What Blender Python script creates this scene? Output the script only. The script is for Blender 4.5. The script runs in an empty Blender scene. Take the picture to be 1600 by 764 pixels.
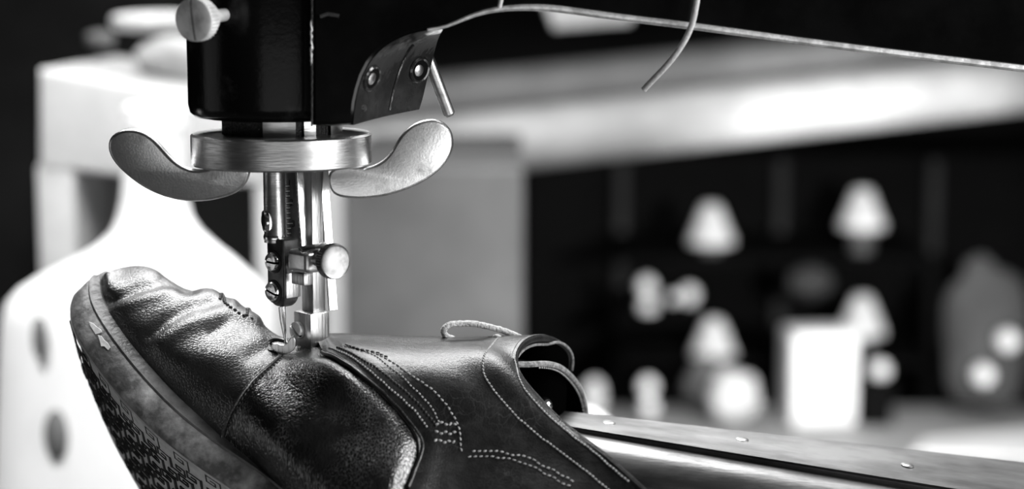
import bpy, bmesh, math, random
import numpy as np
from mathutils import Vector, Matrix
random.seed(7)
rng = np.random.default_rng(7)
SC = bpy.context.scene
COL = SC.collection
# ------------------------------------------------------------------ camera model
F = 2986.0
CAM = np.array([0.0, -0.6, 1.25])
PIT = math.radians(8.0)
FW = np.array([0, math.cos(PIT), -math.sin(PIT)])
UP = np.array([0, math.sin(PIT), math.cos(PIT)])
RT = np.array([1.0, 0, 0])
K = 0.6 / F

def ray(px, py):
    return FW + (px - 800) / F * RT - (py - 382) / F * UP
def W(px, py, Y):                      # point of the place on the vertical plane y = Y
    d = ray(px, py)
    return CAM + d * ((Y - CAM[1]) / d[1])
def Wpl(px, py, p, n):
    d = ray(px, py)
    return CAM + d * (np.dot(np.asarray(p) - CAM, n) / np.dot(d, n))
def proj(P):
    v = P - CAM
    z = v @ FW
    return np.stack([800 + F * (v @ RT) / z, 382 - F * (v @ UP) / z], -1)
def nrm(v):
    v = np.asarray(v, float)
    return v / np.linalg.norm(v)

cam = bpy.data.cameras.new('camera')
cam.sensor_width = 36
cam.lens = F * 36 / 1600
cam.clip_start = 0.02
cam.dof.use_dof = True
cam.dof.focus_distance = 0.6
cam.dof.aperture_fstop = cam.lens / 10.5
cam.dof.aperture_blades = 0
camo = bpy.data.objects.new('camera', cam)
COL.objects.link(camo)
camo.location = CAM
camo.rotation_euler = (math.pi / 2 - PIT, 0, 0)
SC.camera = camo

# ------------------------------------------------------------------ materials
def mat(name, v=.5, rough=.4, metal=0., v2=None, nscale=60, contrast=(.4, .6), stretch=(1, 1, 1),
        bump=None, coat=0., spec=.5, rough2=None, detail=6, sheen=0., trans=0., cracks=None):
    """grey procedural material: base v blended to v2 by noise; bump = list of (kind, scale, strength, stretch)"""
    m = bpy.data.materials.new(name)
    m.use_nodes = True
    nt = m.node_tree
    n = nt.nodes
    b = n['Principled BSDF']
    b.inputs['Base Color'].default_value = (v, v, v, 1)
    b.inputs['Roughness'].default_value = rough
    b.inputs['Metallic'].default_value = metal
    b.inputs['Specular IOR Level'].default_value = spec
    b.inputs['Coat Weight'].default_value = coat
    b.inputs['Coat Roughness'].default_value = .12
    b.inputs['Sheen Weight'].default_value = sheen
    b.inputs['Transmission Weight'].default_value = trans
    tc = n.new('ShaderNodeTexCoord')
    def coords(st):
        mp = n.new('ShaderNodeMapping')
        mp.inputs['Scale'].default_value = st
        nt.links.new(tc.outputs['Object'], mp.inputs['Vector'])
        return mp.outputs['Vector']
    if v2 is not None:
        t = n.new('ShaderNodeTexNoise')
        t.inputs['Scale'].default_value = nscale
        t.inputs['Detail'].default_value = detail
        t.inputs['Roughness'].default_value = .65
        nt.links.new(coords(stretch), t.inputs['Vector'])
        r = n.new('ShaderNodeValToRGB')
        r.color_ramp.elements[0].position = contrast[0]
        r.color_ramp.elements[1].position = contrast[1]
        r.color_ramp.elements[0].color = (v, v, v, 1)
        r.color_ramp.elements[1].color = (v2, v2, v2, 1)
        nt.links.new(t.outputs['Fac'], r.inputs['Fac'])
        nt.links.new(r.outputs['Color'], b.inputs['Base Color'])
        if rough2 is not None:
            mr = n.new('ShaderNodeMapRange')
            mr.inputs['From Min'].default_value = contrast[0]
            mr.inputs['From Max'].default_value = contrast[1]
            mr.inputs['To Min'].default_value = rough
            mr.inputs['To Max'].default_value = rough2
            nt.links.new(t.outputs['Fac'], mr.inputs['Value'])
            nt.links.new(mr.outputs['Result'], b.inputs['Roughness'])
    if cracks:  # pale crack lines; on the vamp, facet glints put into the colour
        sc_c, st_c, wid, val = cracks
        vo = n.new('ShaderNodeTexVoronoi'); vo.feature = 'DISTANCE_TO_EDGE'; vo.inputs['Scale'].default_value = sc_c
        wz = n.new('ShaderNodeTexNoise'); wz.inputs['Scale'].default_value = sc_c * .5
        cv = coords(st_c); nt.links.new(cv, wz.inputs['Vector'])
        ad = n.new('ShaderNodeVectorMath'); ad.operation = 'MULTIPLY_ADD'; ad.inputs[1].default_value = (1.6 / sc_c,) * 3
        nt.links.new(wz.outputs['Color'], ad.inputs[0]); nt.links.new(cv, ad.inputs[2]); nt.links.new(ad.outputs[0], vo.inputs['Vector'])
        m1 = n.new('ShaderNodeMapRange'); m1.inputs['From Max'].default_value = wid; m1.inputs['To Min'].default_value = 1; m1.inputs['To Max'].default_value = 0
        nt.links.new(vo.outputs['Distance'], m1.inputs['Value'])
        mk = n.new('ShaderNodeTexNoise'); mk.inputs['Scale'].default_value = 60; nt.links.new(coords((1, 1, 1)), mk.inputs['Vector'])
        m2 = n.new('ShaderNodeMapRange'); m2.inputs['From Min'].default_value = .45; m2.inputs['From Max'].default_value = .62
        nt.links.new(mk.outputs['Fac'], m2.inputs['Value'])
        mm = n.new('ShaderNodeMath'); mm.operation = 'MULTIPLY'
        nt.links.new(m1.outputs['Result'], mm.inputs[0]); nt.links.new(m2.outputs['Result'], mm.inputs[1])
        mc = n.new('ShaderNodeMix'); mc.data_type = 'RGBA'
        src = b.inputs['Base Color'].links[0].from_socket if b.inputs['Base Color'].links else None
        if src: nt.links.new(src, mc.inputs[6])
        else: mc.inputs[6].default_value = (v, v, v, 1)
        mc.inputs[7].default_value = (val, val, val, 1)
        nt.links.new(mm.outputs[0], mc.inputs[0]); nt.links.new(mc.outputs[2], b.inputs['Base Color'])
    prev = None
    for kind, scale, strength, st in (bump or []):
        if kind == 'cells':
            t = n.new('ShaderNodeTexVoronoi')
            t.feature = 'DISTANCE_TO_EDGE'
            t.inputs['Scale'].default_value = scale
            # warp the cells a little
            nz = n.new('ShaderNodeTexNoise')
            nz.inputs['Scale'].default_value = scale * .6
            cv = coords(st)
            nt.links.new(cv, nz.inputs['Vector'])
            mx = n.new('ShaderNodeVectorMath'); mx.operation = 'MULTIPLY_ADD'
            mx.inputs[1].default_value = (.6 / scale,) * 3
            nt.links.new(nz.outputs['Color'], mx.inputs[0])
            nt.links.new(cv, mx.inputs[2])
            nt.links.new(mx.outputs[0], t.inputs['Vector'])
            mr = n.new('ShaderNodeMapRange')
            mr.inputs['From Max'].default_value = .22
            nt.links.new(t.outputs['Distance'], mr.inputs['Value'])
            out = mr.outputs['Result']
        else:
            t = n.new('ShaderNodeTexNoise')
            t.inputs['Scale'].default_value = scale
            t.inputs['Detail'].default_value = 5
            nt.links.new(coords(st), t.inputs['Vector'])
            out = t.outputs['Fac']
        bp = n.new('ShaderNodeBump')
        bp.inputs['Strength'].default_value = strength
        bp.inputs['Distance'].default_value = .0005 if kind == 'cells' else .001
        nt.links.new(out, bp.inputs['Height'])
        if prev is not None:
            nt.links.new(prev, bp.inputs['Normal'])
        prev = bp.outputs['Normal']
    if prev is not None:
        nt.links.new(prev, b.inputs['Normal'])
        if coat:
            nt.links.new(prev, b.inputs['Coat Normal'])
    return m

M = dict(
    enamel=mat('black enamel', .004, .2, v2=.05, nscale=55, contrast=(.56, .85), bump=[('noise', 120, .08, (1, 1, 1)), ('noise', 900, .05, (1, 1, 1))], spec=.14),
    armblack=mat('arm enamel', .002, .12, v2=.004, nscale=40, bump=[('noise', 150, .05, (1, 1, 1))], spec=.25),
    enamel_gloss=mat('black enamel polished', .02, .15, v2=.05, nscale=70, contrast=(.5, .8), bump=[('noise', 180, .35, (1, 1, 1))], coat=.5),
    palemetal=mat('pale metal', .85, .45, .8, v2=.5, nscale=200, bump=[('noise', 500, .2, (1, 1, 1))]),
    steel=mat('old steel', .62, .3, 1., v2=.36, nscale=160, contrast=(.4, .68), stretch=(.35, .35, 1.6), rough2=.42, bump=[('noise', 700, .12, (.3, .3, 3))]),
    wing=mat('wing steel', .68, .34, 1., v2=.3, nscale=110, contrast=(.5, .7), rough2=.5, bump=[('noise', 160, .07, (1, 1, 1)), ('noise', 1500, .06, (1, 1, 1))]),
    bright=mat('polished steel', .85, .2, 1., v2=.6, nscale=200, contrast=(.45, .7), bump=[('noise', 900, .08, (1, 1, .2))]),
    brushed=mat('brushed steel', .6, .32, 1., v2=.42, nscale=300, contrast=(.4, .6), stretch=(1, 1, .12), bump=[('noise', 1500, .18, (1, 1, .06))]),
    guide=mat('guide steel', .75, .3, .85, v2=.5, nscale=200, contrast=(.45, .7)),
    knob=mat('knob steel', .3, .34, 1., v2=.12, nscale=120, contrast=(.42, .62), rough2=.42),
    dark=mat('dark gun metal', .05, .3, .6, v2=.1, nscale=150, bump=[('noise', 400, .12, (1, 1, 1))]),
    scale=mat('dark ruled plate', .17, .42, .4, v2=.1, nscale=200, stretch=(1, 1, .3), bump=[('noise', 900, .1, (1, 1, .2))]),
    grease=mat('greasy thread', .02, .35, .3, v2=.12, nscale=900, contrast=(.55, .75), bump=[('noise', 1100, .9, (1, 1, 1))]),
    ink=mat('engraved black', .01, .6),
    slot=mat('slot shade', .003, .8, spec=.1),  # near-black colour painting the shade inside screw slots and holes
    nickel=mat('dull nickel', .75, .45, .35, v2=.5, nscale=260, contrast=(.45, .7)),
    hornsteel=mat('dull horn steel', .30, .36, .9, v2=.1, nscale=18, contrast=(.42, .62), stretch=(.6, 2, 2), rough2=.38, bump=[('noise', 500, .08, (.3, 2, 2))]),
    cap=mat('cap leather', .018, .36, v2=.035, nscale=70, bump=[('cells', 900, .2, (1, 1, 1)), ('noise', 200, .08, (1, 1, 1))], spec=1., coat=.25),
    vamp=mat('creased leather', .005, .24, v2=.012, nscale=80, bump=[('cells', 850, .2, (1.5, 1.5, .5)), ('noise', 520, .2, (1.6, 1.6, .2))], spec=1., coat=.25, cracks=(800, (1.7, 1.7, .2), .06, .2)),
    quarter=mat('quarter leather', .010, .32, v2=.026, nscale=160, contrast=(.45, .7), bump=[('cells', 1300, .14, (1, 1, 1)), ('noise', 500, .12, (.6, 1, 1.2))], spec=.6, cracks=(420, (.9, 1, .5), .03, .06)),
    lining=mat('dark lining', .001, .95, spec=0.),
    rawedge=mat('raw leather edge', .12, .7, v2=.3, nscale=700, bump=[('noise', 900, .6, (1, 1, 1))]),
    foldedge=mat('folded edge', .05, .4, v2=.1, nscale=500),
    stitch=mat('waxed thread', .42, .6, v2=.25, nscale=900),
    stitchdark=mat('dark waxed thread', .02, .5),
    lace=mat('cotton lace', .6, .9, v2=.8, nscale=900, bump=[('noise', 1400, 1., (1, 1, 1))], sheen=.4),
    welt=mat('welt leather', .075, .42, v2=.19, nscale=110, contrast=(.4, .66), bump=[('noise', 500, .5, (1, 1, 1)), ('noise', 120, .3, (1, 1, 1))], rough2=.55),
    outsole=mat('outsole edge', .10, .4, v2=.45, nscale=75, contrast=(.42, .66), bump=[('noise', 420, .3, (1, 1, 1))], rough2=.6),
    chip=mat('chipped pale edge', .8, .7, v2=.6, nscale=300),
    solebottom=mat('sole rubber', .55, .45, v2=.8, nscale=120, contrast=(.4, .65)),
    tread=mat('tread groove', .008, .6),
    string=mat('white string', .62, .8, v2=.5, nscale=900, bump=[('noise', 2500, .4, (1, 1, 1))]),
    white=mat('white plastic', .82, .45, v2=.78, nscale=20),
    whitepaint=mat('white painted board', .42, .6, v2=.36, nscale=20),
    paper=mat('white paper', .82, .8, v2=.78, nscale=20),
    pale=mat('pale cloth', .55, .9, v2=.4, nscale=30),
    midgrey=mat('grey painted metal', .09, .55, v2=.07, nscale=12),
    cupgrey=mat('cupboard grey', .014, .8, v2=.008, nscale=6, spec=.05),
    ovalgrey=mat('oval grey', .1, .7, v2=.06, nscale=20),
    baggrey=mat('bag grey', .05, .8, v2=.03, nscale=14),
    palepipe=mat('pale pipe', .42, .6, v2=.32, nscale=14),
    greypipe=mat('grey pipe', .14, .6, v2=.1, nscale=14),
    darkgrey=mat('dark grey board', .02, .8, v2=.03, nscale=8, spec=.1),
    black=mat('black board', .003, .9, v2=.004, nscale=8, spec=.05),
    wall=mat('dark wall', .006, .95, v2=.01, nscale=3, spec=.05),
    wallgrey=mat('grey wall', .05, .9, v2=.07, nscale=3),
    floor=mat('dark floor', .03, .7, v2=.05, nscale=5, stretch=(1, 6, 1)),
    bench=mat('bench wood', .08, .6, v2=.05, nscale=10, stretch=(1, 12, 1)),
    table=mat('grey table top', .42, .6, v2=.34, nscale=8),
    cone=mat('white thread', .8, .8, v2=.72, nscale=300, stretch=(.05, .05, 1)),
)

# ------------------------------------------------------------------ object helpers
ORIGIN = {}
def thing(name, label, cat, base, group=None):
    o = bpy.data.objects.new(name, None)
    COL.objects.link(o)
    o.location = base
    o.empty_display_size = .02
    ORIGIN[o] = np.array(base, float)
    tag(o, label, cat, group)
    return o
def tag(o, label, cat, group=None):
    o['label'] = label
    o['category'] = cat
    if group:
        o['group'] = group
    return o
def obj(name, bm, m, parent=None, smooth=35, label=None, flat_caps=True):
    """link a bmesh given in world metres as ONE mesh object under its parent"""
    me = bpy.data.meshes.new(name)
    org = ORIGIN.get(parent)
    if org is None:
        org = np.zeros(3)
        if parent is None and len(bm.verts):
            vs = [v.co for v in bm.verts]
            org = np.array([sum(c.x for c in vs) / len(vs), sum(c.y for c in vs) / len(vs), min(c.z for c in vs)])
    bmesh.ops.translate(bm, vec=Vector(-org), verts=bm.verts)
    bm.normal_update()
    if smooth is not None:
        lim = math.radians(smooth)
        for f in bm.faces:
            f.smooth = not flat_caps or len(f.verts) <= 6
        for e in bm.edges:
            if len(e.link_faces) == 2 and e.calc_face_angle(0) > lim:
                e.smooth = False
    bm.to_mesh(me)
    bm.free()
    ms = m if isinstance(m, (list, tuple)) else [m]
    for x in ms:
        me.materials.append(x)
    o = bpy.data.objects.new(name, me)
    COL.objects.link(o)
    if parent is not None:
        o.parent = parent
        ORIGIN[o] = org
    else:
        o.location = org
    if label:
        o['label'] = label
    return o
def structure(o):
    o['kind'] = 'structure'
    return o
def frame(p, z=(0, 0, 1), x=None):
    """matrix at p with local z along z"""
    z = Vector(z).normalized()
    if x is None:
        x = Vector((1, 0, 0)) if abs(z.x) < .9 else Vector((0, 1, 0))
    x = Vector(x)
    x = (x - z * x.dot(z)).normalized()
    y = z.cross(x)
    m = Matrix.Identity(4)
    for i, a in enumerate((x, y, z)):
        m[0][i], m[1][i], m[2][i] = a
    m.translation = Vector(p)
    return m
def xform(verts, m):
    for v in verts:
        v.co = m @ v.co
def add_box(bm, size, m, bevel=0., seg=2):
    r = bmesh.ops.create_cube(bm, size=1)
    vs = r['verts']
    for v in vs:
        v.co = Vector((v.co.x * size[0], v.co.y * size[1], v.co.z * size[2]))
    if bevel:
        es = list({e for v in vs for e in v.link_edges})
        rr = bmesh.ops.bevel(bm, geom=es, offset=bevel, segments=seg, affect='EDGES', profile=.5)
        vs = list({v for f in rr['faces'] for v in f.verts} | {v for v in vs if v.is_valid})
    xform(vs, m)
    return vs
def add_lathe(bm, prof, m, seg=48, knurl=None):
    """prof: (r, z) list; closed with caps where r = 0. knurl=(i0,i1,depth,count)"""
    rings = []
    for i, (r, z) in enumerate(prof):
        if r <= 1e-9:
            rings.append([bm.verts.new(m @ Vector((0, 0, z)))])
            continue
        ring = []
        for k in range(seg):
            a = 2 * math.pi * k / seg
            rr = r
            if knurl and knurl[0] <= i <= knurl[1]:
                rr = r - (knurl[2] if k % 2 else 0)
            ring.append(bm.verts.new(m @ Vector((rr * math.cos(a), rr * math.sin(a), z))))
        rings.append(ring)
    for a, b in zip(rings[:-1], rings[1:]):
        if len(a) == 1 and len(b) == 1:
            continue
        for k in range(seg):
            j = (k + 1) % seg
            if len(a) == 1:
                bm.faces.new((a[0], b[j], b[k]))
            elif len(b) == 1:
                bm.faces.new((a[k], a[j], b[0]))
            else:
                bm.faces.new((a[k], a[j], b[j], b[k]))
    bmesh.ops.recalc_face_normals(bm, faces=bm.faces)
def add_tube(bm, pts, r, seg=10, cap=True, closed=False):
    pts = [Vector(p) for p in pts]
    n = len(pts)
    rad = (lambda i: r[i]) if hasattr(r, '__len__') else (lambda i: r)
    rings = []
    up = None
    for i, p in enumerate(pts):
        t = (pts[min(i + 1, n - 1)] - pts[max(i - 1, 0)])
        t.normalize()
        if up is None:
            up = Vector((0, 0, 1)) if abs(t.z) < .9 else Vector((1, 0, 0))
        x = (up - t * up.dot(t)).normalized()
        up = x
        y = t.cross(x)
        rings.append([bm.verts.new(p + (x * math.cos(2 * math.pi * k / seg) + y * math.sin(2 * math.pi * k / seg)) * rad(i)) for k in range(seg)])
    for a, b in zip(rings[:-1], rings[1:]):
        for k in range(seg):
            j = (k + 1) % seg
            bm.faces.new((a[k], a[j], b[j], b[k]))
    if cap:
        bm.faces.new(list(reversed(rings[0])))
        bm.faces.new(rings[-1])
def add_ball(bm, c, r, scale=(1, 1, 1), m=None, u=10, v=7):
    c = np.asarray(c, float)
    R3 = np.array(m.to_3x3()) if m is not None else np.eye(3)
    def P(x, y, z): return bm.verts.new(Vector(c + R3 @ (np.array([x * scale[0], y * scale[1], z * scale[2]]) * r)))
    top, bot = P(0, 0, 1), P(0, 0, -1)
    rings = []
    for i in range(1, v):
        t = math.pi * i / v
        rings.append([P(math.sin(t) * math.cos(2 * math.pi * k / u), math.sin(t) * math.sin(2 * math.pi * k / u), math.cos(t)) for k in range(u)])
    for k in range(u):
        j = (k + 1) % u
        bm.faces.new((top, rings[0][k], rings[0][j]))
        bm.faces.new((bot, rings[-1][j], rings[-1][k]))
        for a, b in zip(rings[:-1], rings[1:]):
            bm.faces.new((a[k], b[k], b[j], a[j]))
    return [top, bot] + [x for q in rings for x in q]
def loft(bm, rows, close_u=False, caps=False):
    """rows: list of equal-length lists of points"""
    g = [[bm.verts.new(Vector(p)) for p in row] for row in rows]
    n = len(g[0])
    for a, b in zip(g[:-1], g[1:]):
        for k in range(n if close_u else n - 1):
            j = (k + 1) % n
            bm.faces.new((a[k], a[j], b[j], b[k]))
    if caps:
        bm.faces.new(list(reversed(g[0])))
        bm.faces.new(g[-1])
    return g
def spline(pts, n, closed=False):
    """natural cubic spline through pts, n samples by chord length"""
    P = np.asarray(pts, float)
    if closed:
        P = np.vstack([P[-3:], P, P[:4]])
    d = np.r_[0, np.cumsum(np.linalg.norm(np.diff(P, axis=0), axis=1))]
    if closed:
        q = np.linspace(d[3], d[len(P) - 4], n, endpoint=False)
    else:
        q = np.linspace(0, d[-1], n)
    return natural(d, P, q)
def natural(x, Y, q):
    x = np.asarray(x, float); Y = np.asarray(Y, float)
    n = len(x)
    shp = Y.shape[1:]
    Yf = Y.reshape(n, -1)
    h = np.diff(x)
    A = np.zeros((n, n)); B = np.zeros((n, Yf.shape[1]))
    A[0, 0] = A[-1, -1] = 1
    for i in range(1, n - 1):
        A[i, i - 1] = h[i - 1]; A[i, i] = 2 * (h[i - 1] + h[i]); A[i, i + 1] = h[i]
        B[i] = 6 * ((Yf[i + 1] - Yf[i]) / h[i] - (Yf[i] - Yf[i - 1]) / h[i - 1])
    m = np.linalg.solve(A, B)
    q = np.asarray(q, float)
    k = np.clip(np.searchsorted(x, q) - 1, 0, n - 2)
    a = (x[k + 1] - q) / h[k]; b = 1 - a
    a = a[:, None]; b = b[:, None]; hk = h[k][:, None]
    out = a * Yf[k] + b * Yf[k + 1] + ((a ** 3 - a) * m[k] + (b ** 3 - b) * m[k + 1]) * hk ** 2 / 6
    return out.reshape((len(q),) + shp)
def add_prism(bm, front, back_vec, bevel=0., seg=2):
    """planar outline (points) extruded by back_vec; front rim bevelled"""
    vs = [bm.verts.new(Vector(p)) for p in front]
    f = bm.faces.new(vs)
    r = bmesh.ops.extrude_face_region(bm, geom=[f])
    nv = [g for g in r['geom'] if isinstance(g, bmesh.types.BMVert)]
    bmesh.ops.translate(bm, vec=Vector(back_vec), verts=nv)
    bmesh.ops.recalc_face_normals(bm, faces=bm.faces)
    if bevel:
        rim = [e for e in bm.edges if (all(v in nv for v in e.verts) or all(v in vs for v in e.verts))]
        bmesh.ops.bevel(bm, geom=rim, offset=bevel, segments=seg, affect='EDGES', profile=.5, clamp_overlap=True)
def screw(name, parent, p, axis, r, h, slotang=0., m='steel', slotw=.22, dome=.25, label=None):
    """slotted screw head: dome cut by a slot; the slot floor is a sub-part"""
    bm = bmesh.new()
    fr = frame(p, axis, (0, 0, 1))
    fr = fr @ Matrix.Rotation(slotang, 4, 'Z')
    w = r * slotw
    # two half heads with a gap between them = a true slot
    for sgn in (1, -1):
        n = 20
        y0 = w / 2
        a0 = math.asin(y0 / r)
        arc = [a0 + (math.pi - 2 * a0) * i / n for i in range(n + 1)]
        outl = [(r * math.cos(a), sgn * r * math.sin(a)) for a in arc]
        bot = [bm.verts.new(fr @ Vector((x, y, 0))) for x, y in outl]
        mid = [bm.verts.new(fr @ Vector((x, y, h))) for x, y in outl]
        top = [bm.verts.new(fr @ Vector((x * .86, max(abs(y) * .86, y0) * sgn, h + r * dome * .7))) for x, y in outl]
        top2 = [bm.verts.new(fr @ Vector((x * .45, max(abs(y) * .45, y0) * sgn, h + r * dome))) for x, y in outl]
        for A, Bq in ((bot, mid), (mid, top), (top, top2)):
            for k in range(n):
                bm.faces.new((A[k], A[k + 1], Bq[k + 1], Bq[k]))
        bm.faces.new(top2)
        for A, Bq in ((bot, mid), (mid, top), (top, top2)):
            bm.faces.new((A[-1], A[0], Bq[0], Bq[-1]))
    add_lathe(bm, [(0, -h * .2), (r * .98, -h * .2), (r * .98, h * .35), (0, h * .35)], fr, 32)
    bmesh.ops.recalc_face_normals(bm, faces=bm.faces)
    o = obj(name, bm, M[m], parent, 40, label)
    bm = bmesh.new()
    add_box(bm, (r * 1.9, w * .96, h * .5), fr @ Matrix.Translation((0, 0, h * .45)))
    obj('slot', bm, M['slot'], o if parent.parent is None else parent, None)
    return o
#SECTION-MACHINE
# ================================================================== THE SEWING MACHINE
YM = 0.0
base = W(440, 540, 0.0)
mach = thing('sewing_machine', 'black enamelled leather patching machine with steel winged ring stitching the shoe', 'sewing machine',
             (.30, .10, .85))
E1 = np.array([.70, -.714, 0]); E2 = np.array([-.714, -.70, 0])     # the swivelled stitching mechanism: right-front, left-front
def zat(py, Y=0.): return W(440, py, Y)[2]
def cxy(px, py=200, Y=0.): return W(px, py, Y)

# head: upright cylinder
hc = W(441, 183, 0.002)
R = 145.5 * K * 1.0
bm = bmesh.new()
zb = hc[2]
prof = [(0, 0), (R * .80, 0), (R * .93, .0006), (R * .98, .002), (R, .0045), (R, .13), (R * .9, .135), (0, .135)]
add_lathe(bm, prof, frame((hc[0], hc[1], zb)), 96)
obj('head_cylinder', bm, M['enamel'], mach)

# flat side of head and arm: one casting, its lower outline drawn on the slanting side plane
P0 = W(690, 45, -.026)
adir = nrm([1, .10, 0]); anorm = np.array([adir[1], -adir[0], 0])
def AP(px, py, off=0.): return Wpl(px, py, P0 - anorm * off, anorm)
low = [(487, 196), (520, 197), (552, 194), (556, 160), (566, 122), (584, 90), (606, 70), (640, 54), (690, 43), (725, 29), (760, 17), (800, 11.5), (858, 12), (930, 21), (1050, 36), (1200, 56), (1400, 82), (1700, 118)]
low_s = spline([AP(*p) for p in low[3:]], 60)
outline = [AP(487, 196), AP(520, 197), AP(552, 194)] + list(low_s) + [AP(1700, -330), AP(487, -430)]
bm = bmesh.new()
add_prism(bm, outline, -anorm * .040, .0012, 2)
obj('arm_casting', bm, M['armblack'], mach, 30)
# pale metal strip along the lower edge of the arm
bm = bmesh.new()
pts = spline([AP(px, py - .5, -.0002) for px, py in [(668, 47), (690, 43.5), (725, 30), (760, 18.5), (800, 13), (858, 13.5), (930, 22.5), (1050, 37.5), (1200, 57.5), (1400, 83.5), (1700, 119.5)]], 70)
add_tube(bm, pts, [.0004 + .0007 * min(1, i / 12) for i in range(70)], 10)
obj('pale_edge', bm, M['palemetal'], mach, label='pale strip on the lower edge of the arm')
# seam ridge on the head
bm = bmesh.new()
ps = [W(487 + (1 if i % 2 else -1) * .3, -60 + 257 * i / 40, -.0318) for i in range(41)]
add_tube(bm, ps, [.0003 + .0001 * rng.random() for _ in ps], 8)
sr = obj('seam_ridge', bm, M['enamel_gloss'], mach)
bm = bmesh.new()
ps = [W(486.5 + rng.normal(0, .5), 28 + 76 * i / 16, -.0319) for i in range(17)]
add_tube(bm, ps, [.0002 + .00045 * math.sin(math.pi * i / 16) * rng.random() for i in range(17)], 8)
obj('bare_spot', bm, M['palemetal'], sr, label='bare bright spot where the paint wore off')
# bracket: concave glossy plate with two screw holes
fc = spline([W(552, 195, -.0284), W(556, 160, -.0284), W(566, 122, -.0282), W(584, 90, -.0278), W(606, 70, -.0272), W(640, 54, -.0268), W(690, 44, -.0262)], 40)
rc = spline([W(655, 171, -.002), W(660, 155, -.002), W(666, 130, -.002), W(672, 108, -.002), W(678, 85, -.002), W(683, 66, -.006), W(692, 46, -.016)], 40)
fcu = np.array(fc); rcu = np.array(rc)
def brk(u, v, off=0.):
    """u along the curve 0..1, v across"""
    i = u * 39; k = int(min(38, i)); f = i - k
    a = fcu[k] * (1 - f) + fcu[k + 1] * f; b = rcu[k] * (1 - f) + rcu[k + 1] * f
    p = a * (1 - v) + b * v
    dip = .0016 * math.sin(math.pi * v) * (1 - .3 * u)
    return p + np.array([.66, -.75, 0]) * (off - dip)
bm = bmesh.new()
rows = [[brk(u, v) for v in np.linspace(0, 1, 15)] for u in np.linspace(0, 1, 41)]
back = [[brk(u, v, -.005) for v in np.linspace(0, 1, 15)] for u in np.linspace(0, 1, 41)]
g1 = loft(bm, rows); g2 = loft(bm, back)
def stitch_rims(g1, g2):
    def rim(g): return list(g[0]) + [r[-1] for r in g[1:]] + list(reversed(g[-1][:-1])) + [r[0] for r in reversed(g[1:-1])]
    a, b = rim(g1), rim(g2)
    for k in range(len(a)):
        j = (k + 1) % len(a)
        bm.faces.new((a[k], a[j], b[j], b[k]))
stitch_rims(g1, g2)
bmesh.ops.recalc_face_normals(bm, faces=bm.faces)
bracket = obj('bracket_plate', bm, M['enamel_gloss'], mach, 50)
bm = bmesh.new()
add_tube(bm, [brk(u, .56, .0001) for u in np.linspace(.05, .62, 14)], .0005, 8)
obj('rib', bm, M['enamel_gloss'], bracket)
def inv_brk(px, py):
    best = min(((np.sum((proj(brk(u, v)) - (px, py)) ** 2), u, v) for u in np.linspace(0, 1, 60) for v in np.linspace(0, 1, 40)))
    return best[1], best[2]
def brk_n(u, v):
    n_ = np.cross(brk(min(u + .03, 1), v) - brk(max(u - .03, 0), v), brk(u, min(v + .05, 1)) - brk(u, max(v - .05, 0)))
    n_ = nrm(n_)
    return n_ if n_[1] < 0 else -n_
for hx, hy, hr in ((580, 122, .0040), (655, 110, .0040)):
    u_, v_ = inv_brk(hx, hy)
    p = brk(u_, v_); BN = brk_n(u_, v_)
    bm = bmesh.new()
    fr = frame(p + BN * .0004, BN)
    add_lathe(bm, [(hr * .74, -.0004), (hr * .8, .0003), (hr * .93, .0005), (hr * 1.04, .0001), (hr * 1.08, -.0012)], fr, 36)
    obj('screw_hole', bm, M['enamel_gloss'], bracket)
    bm = bmesh.new()
    add_lathe(bm, [(0, .00025), (hr * .78, .00025), (hr * .78, -.003), (0, -.003)], fr, 24)
    obj('hole_floor', bm, M['slot'], bracket)
    bm = bmesh.new()
    tx = nrm(np.cross([0, 0, 1], BN))
    add_lathe(bm, [(0, .0010), (hr * .3, .0009), (hr * .46, .0006), (hr * .5, -.0004)], frame(p - tx * hr * .2 + BN * .0003, BN), 24)
    obj('screw_end', bm, M['steel'], bracket)
bm = bmesh.new()
u_, v_ = inv_brk(568, 168)
p = brk(u_, v_)
add_lathe(bm, [(0, .0006), (.0008, .0005), (.0012, 0), (.0013, -.001)], frame(p, brk_n(u_, v_)), 20)
obj('small_rivet', bm, M['dark'], bracket)
# small lever marks cast on the head side
bm = bmesh.new()
add_tube(bm, [AP(500, 26, -.0003), AP(512, 22, -.0003), AP(530, 25, -.0003)], .0006, 8)
obj('cast_mark', bm, M['dark'], mach)
# rod behind the bracket
bm = bmesh.new()
ax = W(703, 181, .008) - W(668, 88, .004)
L_ = np.linalg.norm(ax)
add_lathe(bm, [(0, 0), (.0019, 0), (.0019, L_ - .0008), (.0013, L_), (0, L_)], frame(W(668, 88, .004), ax), 28)
obj('guide_rod', bm, M['steel'], mach)

# thumb screw upper left
tp = W(297, 32, -.040)
axv = nrm(W(352, 23, -.0235) - tp)
bm = bmesh.new()
fr = frame(tp, axv, (0, 0, 1))
Rk = 34 * K * .95
add_lathe(bm, [(Rk * .6, .0018), (Rk * .97, .0022), (Rk, .003), (Rk, .0055), (Rk * .93, .006), (Rk * .8, .0066), (Rk * .74, .0085), (Rk * .6, .0094), (Rk * .45, .010), (Rk * .42, .0118), (Rk * .3, .013), (Rk * .3, .021), (0, .021)], fr, 72, knurl=(2, 3, .0004, 0))
ts = obj('thumb_screw', bm, M['nickel'], mach, 30)
screw('slotted_face', ts, tp + axv * .0024, -axv, Rk * .97, .0008, math.radians(4), 'nickel', .12, .10)

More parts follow.
